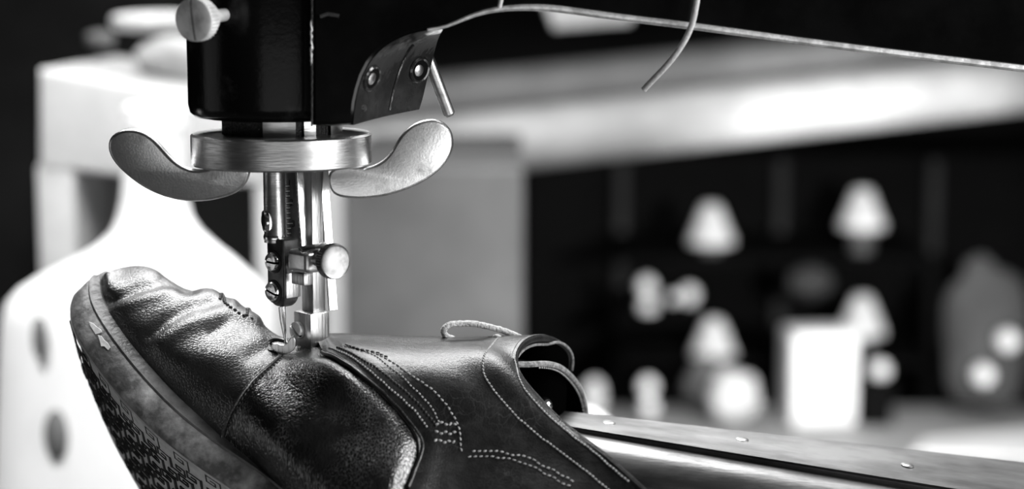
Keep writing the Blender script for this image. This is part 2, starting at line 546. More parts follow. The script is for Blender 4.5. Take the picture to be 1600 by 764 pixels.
# lifting ring with wings
rz1, rz0 = zat(207), zat(256)
rcx = W(440, 230, 0.)
RR = 141 * K
bm = bmesh.new()
ri = RR * .60
h = rz1 - rz0
b_ = .0006
add_lathe(bm, [(ri, 0), (RR - b_, 0), (RR, b_), (RR, h - b_), (RR - b_, h), (ri + b_, h), (ri, h - b_), (ri, 0)], frame((rcx[0], 0, rz0)), 120)
ring = obj('lifting_ring', bm, M['steel'], mach, 40)
# inner collar between head and ring
bm = bmesh.new()
add_lathe(bm, [(0, 0), (.0185, 0), (.0185, zb - rz1 + .006), (0, zb - rz1 + .006)], frame((rcx[0], 0, rz1 - .005)), 64)
obj('threaded_collar', bm, M['grease'], mach)
bm = bmesh.new()
for a0, a1, r0 in ((-100, -70, .0187), (-62, -50, .0187), (-32, -5, .0189)):
    rows = []
    for a in np.linspace(a0, a1, 9):
        c, s_ = math.cos(math.radians(a)), math.sin(math.radians(a))
        rows.append([(rcx[0] + (r0 + d) * c, (r0 + d) * s_, zz) for d, zz in ((0, rz1 - .001), (.0006, rz1), (.0006, zb + .0005), (0, zb + .001))])
    loft(bm, rows)
bmesh.ops.recalc_face_normals(bm, faces=bm.faces)
obj('collar_face', bm, M['steel'], mach)
def wing(name, px_pts, yfun, thick, label):
    P2 = spline([(p[0], p[1]) for p in px_pts], 90, closed=True)
    bm = bmesh.new()
    f = [W(x, y, yfun(x, y)) for x, y in P2]
    cx = sum(p[0] for p in P2) / 90; cy = sum(p[1] for p in P2) / 90
    # rounded rim in three steps, then the flat face with a slight belly
    def step(sh, dy):
        out = []
        for i in range(90):
            a = P2[(i + 1) % 90] - P2[i - 1]
            n = np.array([-a[1], a[0]]); n /= np.linalg.norm(n)
            if area > 0: n = -n
            q = P2[i] - n * sh
            out.append(W(q[0], q[1], yfun(*q)) + np.array([0, dy, 0]))
        return out
    area = sum(P2[i][0] * P2[(i + 1) % 90][1] - P2[(i + 1) % 90][0] * P2[i][1] for i in range(90))
    rows = [step(0, thick), step(0, .0009), step(1.2, .0004), step(3.2, 0.0), step(5, -.0001)]
    rows = [step(3.0, thick + .0003)] + rows
    g = loft(bm, rows, close_u=True)
    bm.faces.new(g[-1]); bm.faces.new(list(reversed(g[0])))
    bmesh.ops.recalc_face_normals(bm, faces=bm.faces)
    return obj(name, bm, M['wing'], ring, 40, label, False)
wing('wing', [(388, 262), (387, 278), (376, 296), (345, 310), (310, 315), (270, 311), (230, 296), (196, 272), (176, 250), (169, 232), (172, 216), (184, 206), (203, 202.5), (225, 208), (245, 224), (262, 243), (282, 259), (305, 266), (330, 262), (360, 256)],
     lambda x, y: -.004 - (290 - y) * .00004 - (x - 300) * .00003, .0042, 'darker steel wing')
wing('wing', [(513, 288), (514, 272), (530, 260), (560, 262), (585, 258), (606, 243), (624, 215), (642, 197), (664, 188), (688, 190), (704, 205), (708, 226), (699, 251), (678, 273), (648, 291), (612, 304), (575, 310.5), (543, 310), (520, 302)],
     lambda x, y: -.006 + (290 - y) * .00001 + (x - 600) * .00006, .0036, 'brighter steel wing')

# --- needle bar
def vbar(name, px, y0, y1, r, m, Y=0., prof=None, parent=mach, seg=40):
    a = W(px, y1, Y); b = W(px, y0, Y)
    bm = bmesh.new()
    H = b[2] - a[2]
    add_lathe(bm, prof(H) if prof else [(0, 0), (r, 0), (r, H), (0, H)], frame((a[0], Y, a[2])), seg)
    return obj(name, bm, M[m], parent, 40)
def corner_box(name, px, y0, y1, wl, wr, Yc, m, bevel=.0004, seg=2, parent=mach):
    """upright box turned with the mechanism: its front edge at pixel column px; wl, wr = px seen left and right of it"""
    z1 = W(px, y0, Yc)[2]; z0 = W(px, y1, Yc)[2]
    corner = W(px, (y0 + y1) / 2, Yc)
    a = wl * K / .714; b = wr * K / .70      # a = size along the left-front face (runs along E1), b along E2
    c = np.array([corner[0], corner[1], 0]) - E2 * 0
    # left-front face has normal E2 and runs along E1 backwards (-E1 direction); right-front has normal E1 and runs along -E2
    ctr = c - E1 * a / 2 - E2 * b / 2
    bm = bmesh.new()
    add_box(bm, (a, b, z1 - z0), frame((ctr[0], ctr[1], (z0 + z1) / 2), (0, 0, 1), E1), bevel, seg)
    return obj(name, bm, M[m], parent, 40), corner, z0, z1
RB = 16 * K
vbar('needle_bar', 429, 250, 378, RB, 'steel', -.002, lambda H: [(0, 0), (RB, 0), (RB, .0016), (RB * 1.04, .0018), (RB * 1.04, .0024), (RB, .0026), (RB, H), (0, H)])
vbar('bar_collar', 429, 366.5, 374, RB, 'bright', -.002, lambda H: [(0, 0), (RB * 1.05, 0), (RB * 1.09, H * .3), (RB * 1.09, H * .7), (RB * 1.04, H), (0, H)])
screw('side_screw', mach, W(417, 345, -.003), nrm([-1, -.35, 0]), .0036, .0006, .2, 'bright')

# needle clamp: upright block with a rounded foot, swivelled
def u_block(name, px, y0, y1, wl, wr, Yc, m):
    z1 = W(px, y0, Yc)[2]; z0 = W(px, y1, Yc)[2]
    c = W(px, (y0 + y1) / 2, Yc)
    a = wl * K / .70; b = wr * K / .714
    ctr = np.array([c[0], c[1], 0]) - E1 * a / 2 - E2 * b / 2
    def ring(sx, sy, z):
        out = []
        for k in range(40):
            t = 2 * math.pi * k / 40
            ct, st_ = math.cos(t), math.sin(t)
            e = .16
            out.append(ctr + E1 * (a / 2 * sx * math.copysign(abs(ct) ** e, ct)) + E2 * (b / 2 * sy * math.copysign(abs(st_) ** e, st_)) + np.array([0, 0, z]))
        return out
    R_ = a * .62
    rows = [ring(.9, .9, z1), ring(1, 1, z1 - .0004)]
    for t in np.linspace(0, 1, 12):
        th = t * math.pi / 2
        rows.append(ring(.12 + .88 * math.cos(th) ** .9, .3 + .7 * math.cos(th) ** .7, z0 + R_ * (1 - math.sin(th))))
    bm = bmesh.new()
    loft(bm, rows, close_u=True, caps=True)
    bmesh.ops.recalc_face_normals(bm, faces=bm.faces)
    return obj(name, bm, M[m], mach, 40), c, a, z0, z1
cl, cc, ca, cz0, cz1 = u_block('needle_clamp', 444, 375, 483, 31, 22, -.008, 'dark')
for py in (409, 455):
    p = Wpl(427.5, py, np.array([cc[0], cc[1], 0]) + E2 * .0001, E2)
    sc_ = screw('clamp_screw', mach, p, E2, .0031, .0009, math.radians(88 if py < 430 else 75), 'bright')
    bm = bmesh.new()
    add_lathe(bm, [(.0031, .0002), (.0034, .0004), (.0037, .0002), (.0037, -.0004)], frame(p, E2), 36)
    obj('screw_seat', bm, M['dark'], sc_)
# added paler plate: the clamp's lit right side put into the colour
ch_ = W(444, 448, -.008); hz1 = W(444, 428, -.008)[2]; hz0 = W(444, 467, -.008)[2]
bm = bmesh.new()
cb_ = 20 * K / .714
cctr = np.array([ch_[0], ch_[1], (hz0 + hz1) / 2]) + E1 * .0001 - E2 * (cb_ / 2 + .0006)
add_box(bm, (.0006, cb_, hz1 - hz0), frame(cctr, (0, 0, 1), E1), .00025, 2)
obj('clamp_lit_side', bm, M['brushed'], mach)

# ruled plate with its engraved scale
pl, pc, pz0, pz1 = corner_box('ruled_plate', 446, 262, 398, 3, 24, .003, 'scale', .0002)
FN = E1
def on_plate(px, py, off=.0002): return Wpl(px, py, np.array([pc[0], pc[1], 0]) + FN * off, FN)
bm = bmesh.new()
tick_y = [291, 299, 306.5, 317.5, 325, 333, 341, 349.5, 357, 365, 373, 381.5, 389]
bmd = bmesh.new()
for i, ty in enumerate(tick_y):
    long_ = i in (3, 7, 11)
    x0 = 446.5 + (ty - 290) * .03
    x1 = x0 + (9 if long_ else 5.5)
    for (dy, bmx, ww) in ((0, bm, .00022), (1.4, bmd, .00018)):
        a, b = on_plate(x0, ty + dy), on_plate(x1, ty + dy - .3)
        add_tube(bmx, [a, b], ww, 6)
obj('scale_ticks', bm, M['nickel'], pl)
obj('tick_grooves', bmd, M['ink'], pl)
for ch, px, py in (('1', 452.5, 287), ('2', 455.5, 317), ('3', 458.5, 350), ('4', 460.5, 384)):
    cu = bpy.data.curves.new('numeral', 'FONT')
    cu.body = ch; cu.size = .0031; cu.extrude = .00008; cu.align_x = 'CENTER'; cu.align_y = 'CENTER'
    to = bpy.data.objects.new('numeral_text', cu)
    COL.objects.link(to)
    bpy.context.view_layer.update()
    me = bpy.data.meshes.new_from_object(to.evaluated_get(bpy.context.evaluated_depsgraph_get()))
    bpy.data.objects.remove(to)
    bm = bmesh.new(); bm.from_mesh(me); bpy.data.meshes.remove(me)
    p = on_plate(px, py, .0002)
    xform(bm.verts, frame(p, FN, np.array([-E2[0], -E2[1], 0])))
    obj('numeral', bm, M['ink'], pl)

# flat springs and presser bar
def strip(name, p0, p1, width, thick, nv, m):
    a, b = np.array(p0), np.array(p1)
    ax = nrm(b - a)
    bm = bmesh.new()
    add_box(bm, (width, thick, np.linalg.norm(b - a)), frame((a + b) / 2, ax, np.cross(ax, nv)), .0002, 1)
    return obj(name, bm, M[m], mach, 40)
strip('flat_spring', W(467.5, 255, .0015), W(477.5, 394, .0015), .0030, .0010, (.5, -.87, 0), 'bright')
corner_box('presser_bar', 488, 250, 492, 21, 17.5, -.001, 'brushed', .0003)
strip('flat_spring', W(504.5, 250, .003), W(520.5, 485, .003), .0031, .0010, (.5, -.87, 0), 'bright')
# bracket carried on the presser bar
corner_box('guide_bracket', 479, 394, 429, 36, 24, -.0185, 'guide', .0016, 4)
corner_box('bracket_foot', 475, 428, 447, 23, 13, -.0155, 'brushed', .0004)
bm = bmesh.new()
a, b = W(469, 392, -.0165), W(513, 384, -.0125)
ax = nrm(b - a)
add_box(bm, (.0042, .0013, np.linalg.norm(b - a)), frame((a + b) / 2, ax, (0, 1, .3)), .0005, 3)
obj('top_plate', bm, M['bright'], mach)
# thumb nut
kn = nrm([.60, -.80, .03])
kp = W(525, 409, -.0235)
bm = bmesh.new()
rk = 27.5 * K
add_lathe(bm, [(0, -.010), (.0024, -.010), (.0024, -.0036), (rk * .8, -.0034), (rk * .96, -.0032), (rk, -.0028), (rk, -.0008), (rk * .975, -.0003), (rk * .93, 0), (rk * .88, -.0001), (rk * .84, -.0002), (rk * .4, -.0001), (0, -.0001)], frame(kp, kn), 84, knurl=(5, 6, .00035, 0))
obj('thumb_nut', bm, M['knob'], mach, 30)
# foot block on presser bar
corner_box('presser_block', 485.5, 491, 551, 31, 27, -.0045, 'brushed', .0004)
bp = np.array([*W(485.5, 520, -.0045)[:2], 0])
p = Wpl(467, 516, bp + E2 * .0001, E2)
screw('block_screw', mach, p, nrm(E2 + np.array([0, 0, .05])), .0028, .0016, math.radians(55), 'nickel', .32, .12)
# needle
bm = bmesh.new()
a, b = W(441.5, 478, -.006), W(447, 541, -.004)
ax = b - a; L_ = np.linalg.norm(ax)
add_lathe(bm, [(0, 0), (.00085, 0), (.00085, L_ * .25), (.0006, L_ * .45), (.00045, L_ * .9), (.00002, L_)], frame(a, ax), 20)
obj('needle', bm, M['bright'], mach)
bm = bmesh.new()
add_tube(bm, [W(437, 480, -.007), W(439, 500, -.006), W(443, 520, -.005), W(446, 534, -.0045)], [.0004, .0004, .00035, .0003], 10)
obj('thread_strand', bm, M['string'], mach)
# presser foot: curved hook with a toothed edge
def flat_part(name, px_pts, Y, thick, m, bevel=.0004, tilt=0.):
    bm = bmesh.new()
    add_prism(bm, [W(x, y, Y) for x, y in px_pts], (thick * tilt, thick, 0), bevel, 2)
    return obj(name, bm, M[m], mach, 40)
ft = [(424, 541), (427, 537.5), (433, 537), (438, 539.5), (444, 539.5), (449, 536), (453, 529), (458, 526), (461.5, 531), (462, 541), (458.5, 548), (452, 552), (443, 554), (437, 554)]
teeth = [(437, 551.8), (435, 552.6), (434, 550.3), (432, 551), (431, 548.6), (429, 549.2), (428.2, 546.8), (426.4, 547.2), (426, 544.8), (424.4, 545)]
flat_part('presser_foot', ft + teeth, -.0075, .0035, 'brushed')
bm = bmesh.new()
arc = [W(444, 533, -.002), W(436, 531, -.001), (W(425, 532, 0)), W(417, 537, -.001), W(417, 544, -.003), W(424, 548.5, -.0055), W(434, 551, -.006)]
add_tube(bm, spline(arc, 24), .0007, 10)
obj('foot_hoop', bm, M['dark'], mach)

# lower arm (horn) that carries the shoe
def horn(secs):
    """secs: px column with list of (py, Y)"""
    return [[W(px, py, Y) for py, Y in s] for px, s in secs]
s0 = [(638, .016), (656.5, .003), (659, .006), (662, .006), (664, .002), (678, -.004), (700, -.008), (725, -.006), (742, .002), (740, .020), (690, .024), (650, .021)]
s1 = [(733, .034), (797, -.008), (802, -.003), (812, -.003), (816, -.010), (850, -.020), (910, -.026), (980, -.022), (1030, -.006), (1030, .036), (900, .046), (770, .042)]
bm = bmesh.new()
rows = horn([(800, [(py - 5, Y) for py, Y in s0]), (1700, s1)])
ra, rb = np.array(rows[0]), np.array(rows[1])
allr = [ra * (1 - t) + rb * t for t in np.linspace(0, 1, 12)]
# soften the round belly: resample the belly arc
def dense(r):
    belly = spline(r[4:10], 22)
    return list(r[:4]) + list(belly) + list(r[10:])
g = loft(bm, [dense(r) for r in allr], close_u=True, caps=True)
bmesh.ops.recalc_face_normals(bm, faces=bm.faces)
es = [e for e in bm.edges if len(e.link_faces) == 2 and e.calc_face_angle(0) > .6 and max(v.co.z for v in e.verts) > 0]
horn_o = obj('lower_arm', bm, M['hornsteel'], mach, 28)
tn = nrm(np.cross(rb[0] - ra[0], ra[1] - ra[0]))
if tn[2] < 0: tn = -tn
hp = rb[0]
for px, py in ((952, 660), (1160, 686), (1418, 726)):
    p = Wpl(px, py, ra[0], tn)
    screw('plate_screw', horn_o, p - tn * .0002, tn, .0021, .0002, .8, 'steel', .2, .12)
bm = bmesh.new()
p = W(850, 634, .006)
add_ball(bm, p, .0028, u=20, v=14)
obj('end_stud', bm, M['bright'], mach)
# column and foot, out of the picture on the right, tie both arms together
bm = bmesh.new()
add_box(bm, (.09, .10, .50), frame((.345, .10, 1.10)), .012, 3)
obj('column', bm, M['enamel'], mach)
bm = bmesh.new()
add_box(bm, (.20, .26, .03), frame((.33, .10, .8655)), .008, 3)
obj('machine_foot', bm, M['enamel'], mach)
#SECTION-SHOE
# ================================================================== THE SHOE
near_px = [(166, 422, .028), (159, 430, .023), (157.5, 446, .018), (161, 464, .013), (174, 490, .007), (192, 517, .001), (240, 577, -.010), (300, 637, -.019), (370, 690, -.026), (430, 731, -.031)]
near = [W(*p) for p in near_px]
T0 = near[1]; B0 = near[-1]
LV = nrm(B0 - near[4])
A_ = nrm(np.cross(LV, [0, 0, 1])); B_ = np.cross(LV, A_)
best = None
for th in np.linspace(0, 2 * math.pi, 721):
    w_ = A_ * math.cos(th) + B_ * math.sin(th)
    u_ = np.cross(w_, LV)
    if u_[2] < 0:
        u_ = -u_
    if w_[1] > 0 and w_[2] < .1 and u_[0] > .15 and u_[2] > .15:
        e_ = abs(u_[1] - .52)
        if best is None or e_ < best[0]:
            best = (e_, w_, u_)
WV, UV = best[1], best[2]
near += [B0 + LV * x + WV * y for x, y in ((.035, .001), (.07, .003), (.11, .002), (.15, .004), (.172, .02))]
N3 = spline(near, 140)
NLEN = np.r_[0, np.cumsum(np.linalg.norm(np.diff(N3, axis=0), axis=1))]
LTOT = NLEN[-1]
def wfar(a):
    """sole width (metres) at distance a along its near edge from the toe"""
    x = a / LTOT
    return np.interp(x, [0, .03, .07, .12, .18, .25, .35, .45, .6, .75, .9, 1.], [.004, .022, .036, .052, .066, .078, .088, .086, .072, .066, .066, .034])
def near_i(p):
    return NLEN[int(np.argmin(np.sum((N3 - p) ** 2, axis=1)))]
def sol(a, b, h=0.):
    return np.array([np.interp(a, NLEN, N3[:, k]) for k in range(3)]) + WV * b + UV * h
FAR3 = np.array([N3[k] + WV * wfar(NLEN[k]) for k in range(140)])
SO = np.vstack([N3, FAR3[::-1]])
amax = LTOT

shoe_base = sol(amax * .6, .04, -.014)
shoe = thing('leather_shoe', 'dark leather lace-up shoe hung toe-up on the machine arm under the needle', 'shoe', shoe_base)

def slab(name, levels, m, closed_bottom=True):
    """levels: (height along UV, outward shift); outline slabs of the sole"""
    n = len(SO)
    d = np.roll(SO, -1, 0) - np.roll(SO, 1, 0)
    nn = np.cross(d, UV)
    nn /= np.maximum(np.linalg.norm(nn, axis=1, keepdims=True), 1e-9)
    if np.dot(nn[70], WV) > 0:
        nn = -nn
    for _ in range(6):
        nn = (np.roll(nn, 1, 0) + nn * 2 + np.roll(nn, -1, 0)) / 4
        nn /= np.linalg.norm(nn, axis=1, keepdims=True)
    bm = bmesh.new()
    rows = []
    for hgt, sh in levels:
        rows.append([SO[i] + nn[i] * sh + UV * hgt for i in range(n)])
    g = loft(bm, rows, close_u=True)
    bm.faces.new(g[0]); bm.faces.new(g[-1])
    bmesh.ops.recalc_face_normals(bm, faces=bm.faces)
    bmesh.ops.triangulate(bm, faces=[f for f in bm.faces if len(f.verts) > 4])
    return obj(name, bm, m, shoe, 40)
slab('welt', [(0, -.003), (.0002, -.0008), (-.0004, .0), (-.0034, .0004), (-.0042, .0012), (-.0047, .0008), (-.0047, -.003)], M['welt'])
out_o = slab('outsole', [(-.0047, -.003), (-.0047, .0006), (-.0053, .0008), (-.0118, -.0002), (-.0130, -.0012), (-.0132, -.003)], M['outsole'])
slab('sole_bottom', [(-.0126, -.004), (-.0126, -.0022), (-.0136, -.0026), (-.0136, -.005)], M['solebottom'])
bm = bmesh.new()
# raised fret pattern moulded into the sole bottom
def ribbon(bm, pl_, w, h0, h1):
    for (p, q) in zip(pl_[:-1], pl_[1:]):
        p, q = np.array(p), np.array(q)
        d = (q - p) / np.linalg.norm(q - p); n_ = np.array([-d[1], d[0]]) * w / 2
        p = p - d * w / 2; q = q + d * w / 2
        c = [p + n_, q + n_, q - n_, p - n_]
        lo = [bm.verts.new(sol(x[0], x[1], h0)) for x in c]
        hi = [bm.verts.new(sol(x[0], x[1], h1)) for x in c]
        bm.faces.new(hi)
        for k in range(4):
            j = (k + 1) % 4
            bm.faces.new((lo[k], lo[j], hi[j], hi[k]))
cell = .0070
from bisect import bisect
def inside(a, b, mrg=.003):
    return mrg < b < wfar(a) - mrg and 0 < a < LTOT * .7
motif = [(0, 0), (0, .8), (.8, .8), (.8, .25), (.3, .25), (.3, .52), (.55, .52)]
for i in range(0, 24):
    for j in range(0, 15):
        a0 = .012 + i * cell * .92 + (j % 2) * cell * .3; b0 = -.004 + j * cell * .98
        fl = (i + j) % 2
        pl_ = []
        for x, y in motif:
            if fl: x, y = .85 - x, .85 - y
            pl_.append((a0 + x * cell, b0 + y * cell))
        if all(inside(*p) for p in pl_):
            ribbon(bm, pl_, .00048, -.0132, -.01366)
obj('sole_fret', bm, M['tread'], shoe, None, 'dark key-fret pattern on the sole')
# chipped pale patches on the toe edge
from mathutils.bvhtree import BVHTree
_me = out_o.data
OUT_TREE = BVHTree.FromPolygons([v.co + Vector(shoe_base) for v in _me.vertices], [tuple(p.vertices) for p in _me.polygons])
bm = bmesh.new()
for pts_ in ([(139, 503), (146, 506), (151, 511), (157, 515), (159, 519), (154, 521), (149, 522), (145, 515), (141, 509)], [(153, 524), (158, 525), (163, 532), (168, 536), (172, 543), (169, 547), (163, 541), (158, 541), (156, 533)]):
    q = []
    for x, y in pts_:
        d_ = ray(x, y)
        h_ = OUT_TREE.ray_cast(Vector(CAM), Vector(nrm(d_)))
        if h_[0] is not None:
            q.append(np.array(h_[0]) - nrm(d_) * .0004)
    if len(q) < 4: continue
    vs = [bm.verts.new(Vector(p)) for p in q]
    f = bm.faces.new(vs)
    r = bmesh.ops.extrude_face_region(bm, geom=[f])
    bmesh.ops.translate(bm, vec=Vector(np.array([0, .0012, 0])), verts=[g_ for g_ in r['geom'] if isinstance(g_, bmesh.types.BMVert)])
bmesh.ops.recalc_face_normals(bm, faces=bm.faces)
CHIP_BM = bm

# ---- the upper as one swept surface S(s, t): s from near welt over the ridge to the far welt, t from toe to topline
def near_at(px, py, ins=.002, sink=-.0006):
    pr = proj(N3)
    k = int(np.argmin(np.sum((pr - (px, py)) ** 2, axis=1)))
    return W(px, py, N3[k, 1]) + WV * ins + UV * sink
def ext(i):
    return near[10 + i] + WV * .002 - UV * .0006
def far_of(p):
    return p + WV * (max(.006, wfar(near_i(p))) - .005)
ST = []
def st(nearp, mids, ridge, far_mids=None, farp=None):
    n_ = [nearp] + [W(*m_) for m_ in mids] + [W(*ridge)]
    rp = n_[-1]
    if farp is None:
        farp = far_of(nearp)
    if far_mids is None:
        f1 = rp * .66 + farp * .34 + UV * .006 + WV * .004
        f2 = rp * .25 + farp * .75 + UV * .004 + WV * .005
        fm = [f1, f2]
    else:
        fm = [W(*m_) for m_ in far_mids]
    ST.append((n_, fm + [farp]))
st(near_at(164, 427), [(168, 425.5, .022), (173, 424.5, .024)], (178, 424, .027))
st(near_at(161.5, 464), [(171, 452, .014), (187, 434, .020)], (206, 418.5, .032))
st(near_at(192, 518), [(203, 492, .003), (221, 455, .010)], (243, 427, .034))
st(near_at(240, 579), [(254, 538, -.008), (272, 490, .000)], (292, 455, .032))
st(near_at(300, 639), [(314, 585, -.018), (330, 520, -.007)], (345, 468, .028))
st(near_at(370, 692), [(386, 630, -.027), (398, 560, -.013)], (403, 503, .020))
st(near_at(430, 733), [(444, 690, -.036), (450, 630, -.027), (452, 585, -.017), (452, 556, -.006)], (450, 531, .014))
st(ext(0), [(518, 740, -.044), (528, 650, -.034), (527, 590, -.026), (525, 557, -.016), (522, 541, -.004)], (520, 532, .012))
st(ext(1) - LV * .012, [(632, 770, -.050), (645, 670, -.037), (628, 596, -.029), (612, 558, -.018), (604, 541, -.005)], (600, 533, .012))
st(ext(1) + LV * .012, [(745, 795, -.053), (742, 700, -.040), (722, 605, -.030), (704, 558, -.018), (696, 541, -.005)], (690, 533, .012))
st(ext(2), [(880, 790, -.055), (842, 705, -.041), (800, 630, -.032), (776, 570, -.023), (770, 550, -.013), (768, 539, -.003)], (768, 530, .010))
st(ext(3), [(1060, 830, -.060), (1000, 764, -.053), (940, 711, -.044), (882, 667, -.035), (837, 622, -.027), (810, 588, -.020), (803, 562, -.013), (813, 540, -.005)], (845, 528.5, .008),
   [(872, 538, .018), (884, 556, .025)], W(883, 577, .030))
NSN, NSF = 90, 40
def stcurve(n_, f_):
    P = np.array(list(n_) + list(f_))
    d = np.r_[0, np.cumsum(np.linalg.norm(np.diff(P, axis=0), axis=1))]
    dr = d[len(n_) - 1]
    q = np.r_[np.linspace(0, dr, NSN), np.linspace(dr, d[-1], NSF + 1)[1:]]
    return natural(d, P, q)
G = np.array([stcurve(*x) for x in ST])             # stations x s x 3
tn_ = np.arange(len(ST), dtype=float)
NT = 441
TQ = np.linspace(0, len(ST) - 1, NT)
SG = natural(tn_, G, TQ)                            # NT x NS x 3
NS = SG.shape[1]
# --- creases: soft ridges and valleys on the toe cap and vamp, laid along lines
PX = proj(SG.reshape(-1, 3)).reshape(NT, NS, 2)
du = np.gradient(SG, axis=1); dv = np.gradient(SG, axis=0)
NRM = np.cross(du, dv)
NRM /= np.maximum(np.linalg.norm(NRM, axis=2, keepdims=True), 1e-12)
mid_i = NT // 2
if np.dot(NRM[mid_i, 40], np.array([0, -1, .3])) < 0:
    NRM = -NRM
def crease(line, amp, sig):
    P = np.array(line, float)
    best = np.full((NT, NS), 1e9)
    for a, b in zip(P[:-1], P[1:]):
        ab = b - a
        tt = np.clip(((PX - a) @ ab) / (ab @ ab), 0, 1)
        d = np.linalg.norm(PX - (a + tt[..., None] * ab), axis=2)
        best = np.minimum(best, d)
    return amp * np.exp(-best ** 2 / (2 * sig ** 2))
side = np.zeros((NT, NS), bool); side[:, :NSN + 8] = True
D = np.zeros((NT, NS))
for line, amp, sig in [
    ([(175, 470), (215, 452), (255, 440), (300, 452)], -.0016, 8),
    ([(180, 482), (225, 466), (270, 455)], .0008, 8),
    ([(235, 525), (262, 500), (300, 478), (350, 470)], -.0012, 8),
    ([(255, 535), (290, 510), (340, 492), (400, 500)], .0010, 9),
    ([(330, 520), (360, 500), (410, 512), (440, 530)], -.0010, 7),
    ([(300, 470), (330, 462), (360, 475)], .0012, 8),
    ([(390, 560), (420, 545), (450, 552), (500, 556)], -.0016, 10),
    ([(205, 510), (240, 545), (300, 560), (380, 560)], .0008, 16),
    ([(490, 680), (540, 730), (560, 800)], .0060, 78),
    ([(560, 610), (600, 660), (622, 700), (612, 764)], .0016, 26),
    ([(470, 575), (520, 580), (560, 610)], .0010, 20),
    ([(505, 553), (562, 588), (622, 641), (657, 690), (648, 735), (634, 770)], -.0014, 9),
    ([(560, 600), (540, 660), (530, 720)], -.0006, 18),
]:
    D += crease(line, amp, sig)
SG = SG + NRM * (D * side)[..., None]
PX = proj(SG.reshape(-1, 3)).reshape(NT, NS, 2)
du = np.gradient(SG, axis=1); dv = np.gradient(SG, axis=0)
NR2 = np.cross(du, dv); NR2 /= np.maximum(np.linalg.norm(NR2, axis=2, keepdims=True), 1e-12)
if np.dot(NR2[mid_i, 40], NRM[mid_i, 40]) < 0:
    NR2 = -NR2
NRM = NR2
def samp(t, s, off=0.):
    """t in stations, s in sample index; bilinear"""
    ti = np.clip(np.asarray(t) / (len(ST) - 1) * (NT - 1), 0, NT - 1.001); si = np.clip(np.asarray(s), 0, NS - 1.001)
    a = ti.astype(int); b = si.astype(int); fa = (ti - a)[..., None]; fb = (si - b)[..., None]
    def bl(X): return X[a, b] * (1 - fa) * (1 - fb) + X[a + 1, b] * fa * (1 - fb) + X[a, b + 1] * (1 - fa) * fb + X[a + 1, b + 1] * fa * fb
    n_ = bl(NRM)
    n_ = n_ / np.maximum(np.linalg.norm(n_, axis=-1, keepdims=True), 1e-12)
    return bl(SG) + n_ * off, n_
NEARMAX = NSN + 2
PXN = PX[:, :NEARMAX].reshape(-1, 2)
def inv(px, py):
    d = np.sum((PXN - (px, py)) ** 2, axis=1)
    k = int(np.argmin(d))
    return k // NEARMAX / (NT - 1) * (len(ST) - 1), float(k % NEARMAX)
def tline(pxs):
    """boundary t as a function of s from pixel points"""
    q = sorted([(inv(*p)[1], inv(*p)[0]) for p in pxs])
    s_ = np.array([x[0] for x in q]); t_ = np.array([x[1] for x in q])
    gs = np.arange(-20, NS + 20, dtype=float)
    gt = np.interp(gs, s_, t_)
    for _ in range(3):
        gt = np.convolve(np.pad(gt, 4, mode='edge'), np.ones(9) / 9, mode='valid')
    return lambda s: np.interp(s, gs, gt)
T_CAP = tline([(349, 682), (352, 668), (362, 645), (378, 617), (398, 591), (420, 572), (440, 556), (447, 540)])
T_QTR = tline([(636, 764), (648, 735), (659, 708), (657, 688), (645, 668), (622, 641), (594, 613), (562, 588), (530, 566), (505, 553), (490, 540)])
def piece(name, tlo, thi, s0, s1, nt_, ns_, off, thick, m, parent=None, inner=None, edge=None):
    s = np.linspace(s0, s1, ns_)
    lo = tlo(s) if callable(tlo) else np.full(ns_, float(tlo))
    hi = thi(s) if callable(thi) else np.full(ns_, float(thi))
    tt = lo[None, :] + (hi - lo)[None, :] * np.linspace(0, 1, nt_)[:, None]
    ss = np.repeat(s[None, :], nt_, 0)
    o_, _ = samp(tt, ss, off)
    i_, _ = samp(tt, ss, off - thick)
    bm = bmesh.new()
    g1 = loft(bm, o_)
    f1 = len(bm.faces)
    g2 = loft(bm, i_)
    bm.faces.ensure_lookup_table()
    f2 = len(bm.faces)
    for k in range(f1, f2):
        bm.faces[k].material_index = 1
    # edge walls on their own vertices so they stay crisp
    def rim(g): return list(g[0]) + [r[-1] for r in g[1:]] + list(reversed(g[-1][:-1])) + [r[0] for r in reversed(g[1:-1])]
    a = [bm.verts.new(v.co) for v in rim(g1)]; b = [bm.verts.new(v.co) for v in rim(g2)]
    for k in range(len(a)):
        j = (k + 1) % len(a)
        f = bm.faces.new((a[k], a[j], b[j], b[k]))
        f.material_index = 2
    bmesh.ops.recalc_face_normals(bm, faces=bm.faces)
    return obj(name, bm, [m, inner or M['lining'], edge or M['foldedge']], parent or shoe, 60)
TE = float(len(ST) - 1)
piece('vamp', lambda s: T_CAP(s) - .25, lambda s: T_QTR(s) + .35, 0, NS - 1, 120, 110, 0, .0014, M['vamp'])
piece('toe_cap', 0.02, T_CAP, 0, NS - 1, 170, 110, .0004, .0012, M['cap'])
piece('quarter', T_QTR, TE, 0, NS - 1, 150, 150, .0011, .0022, M['quarter'])

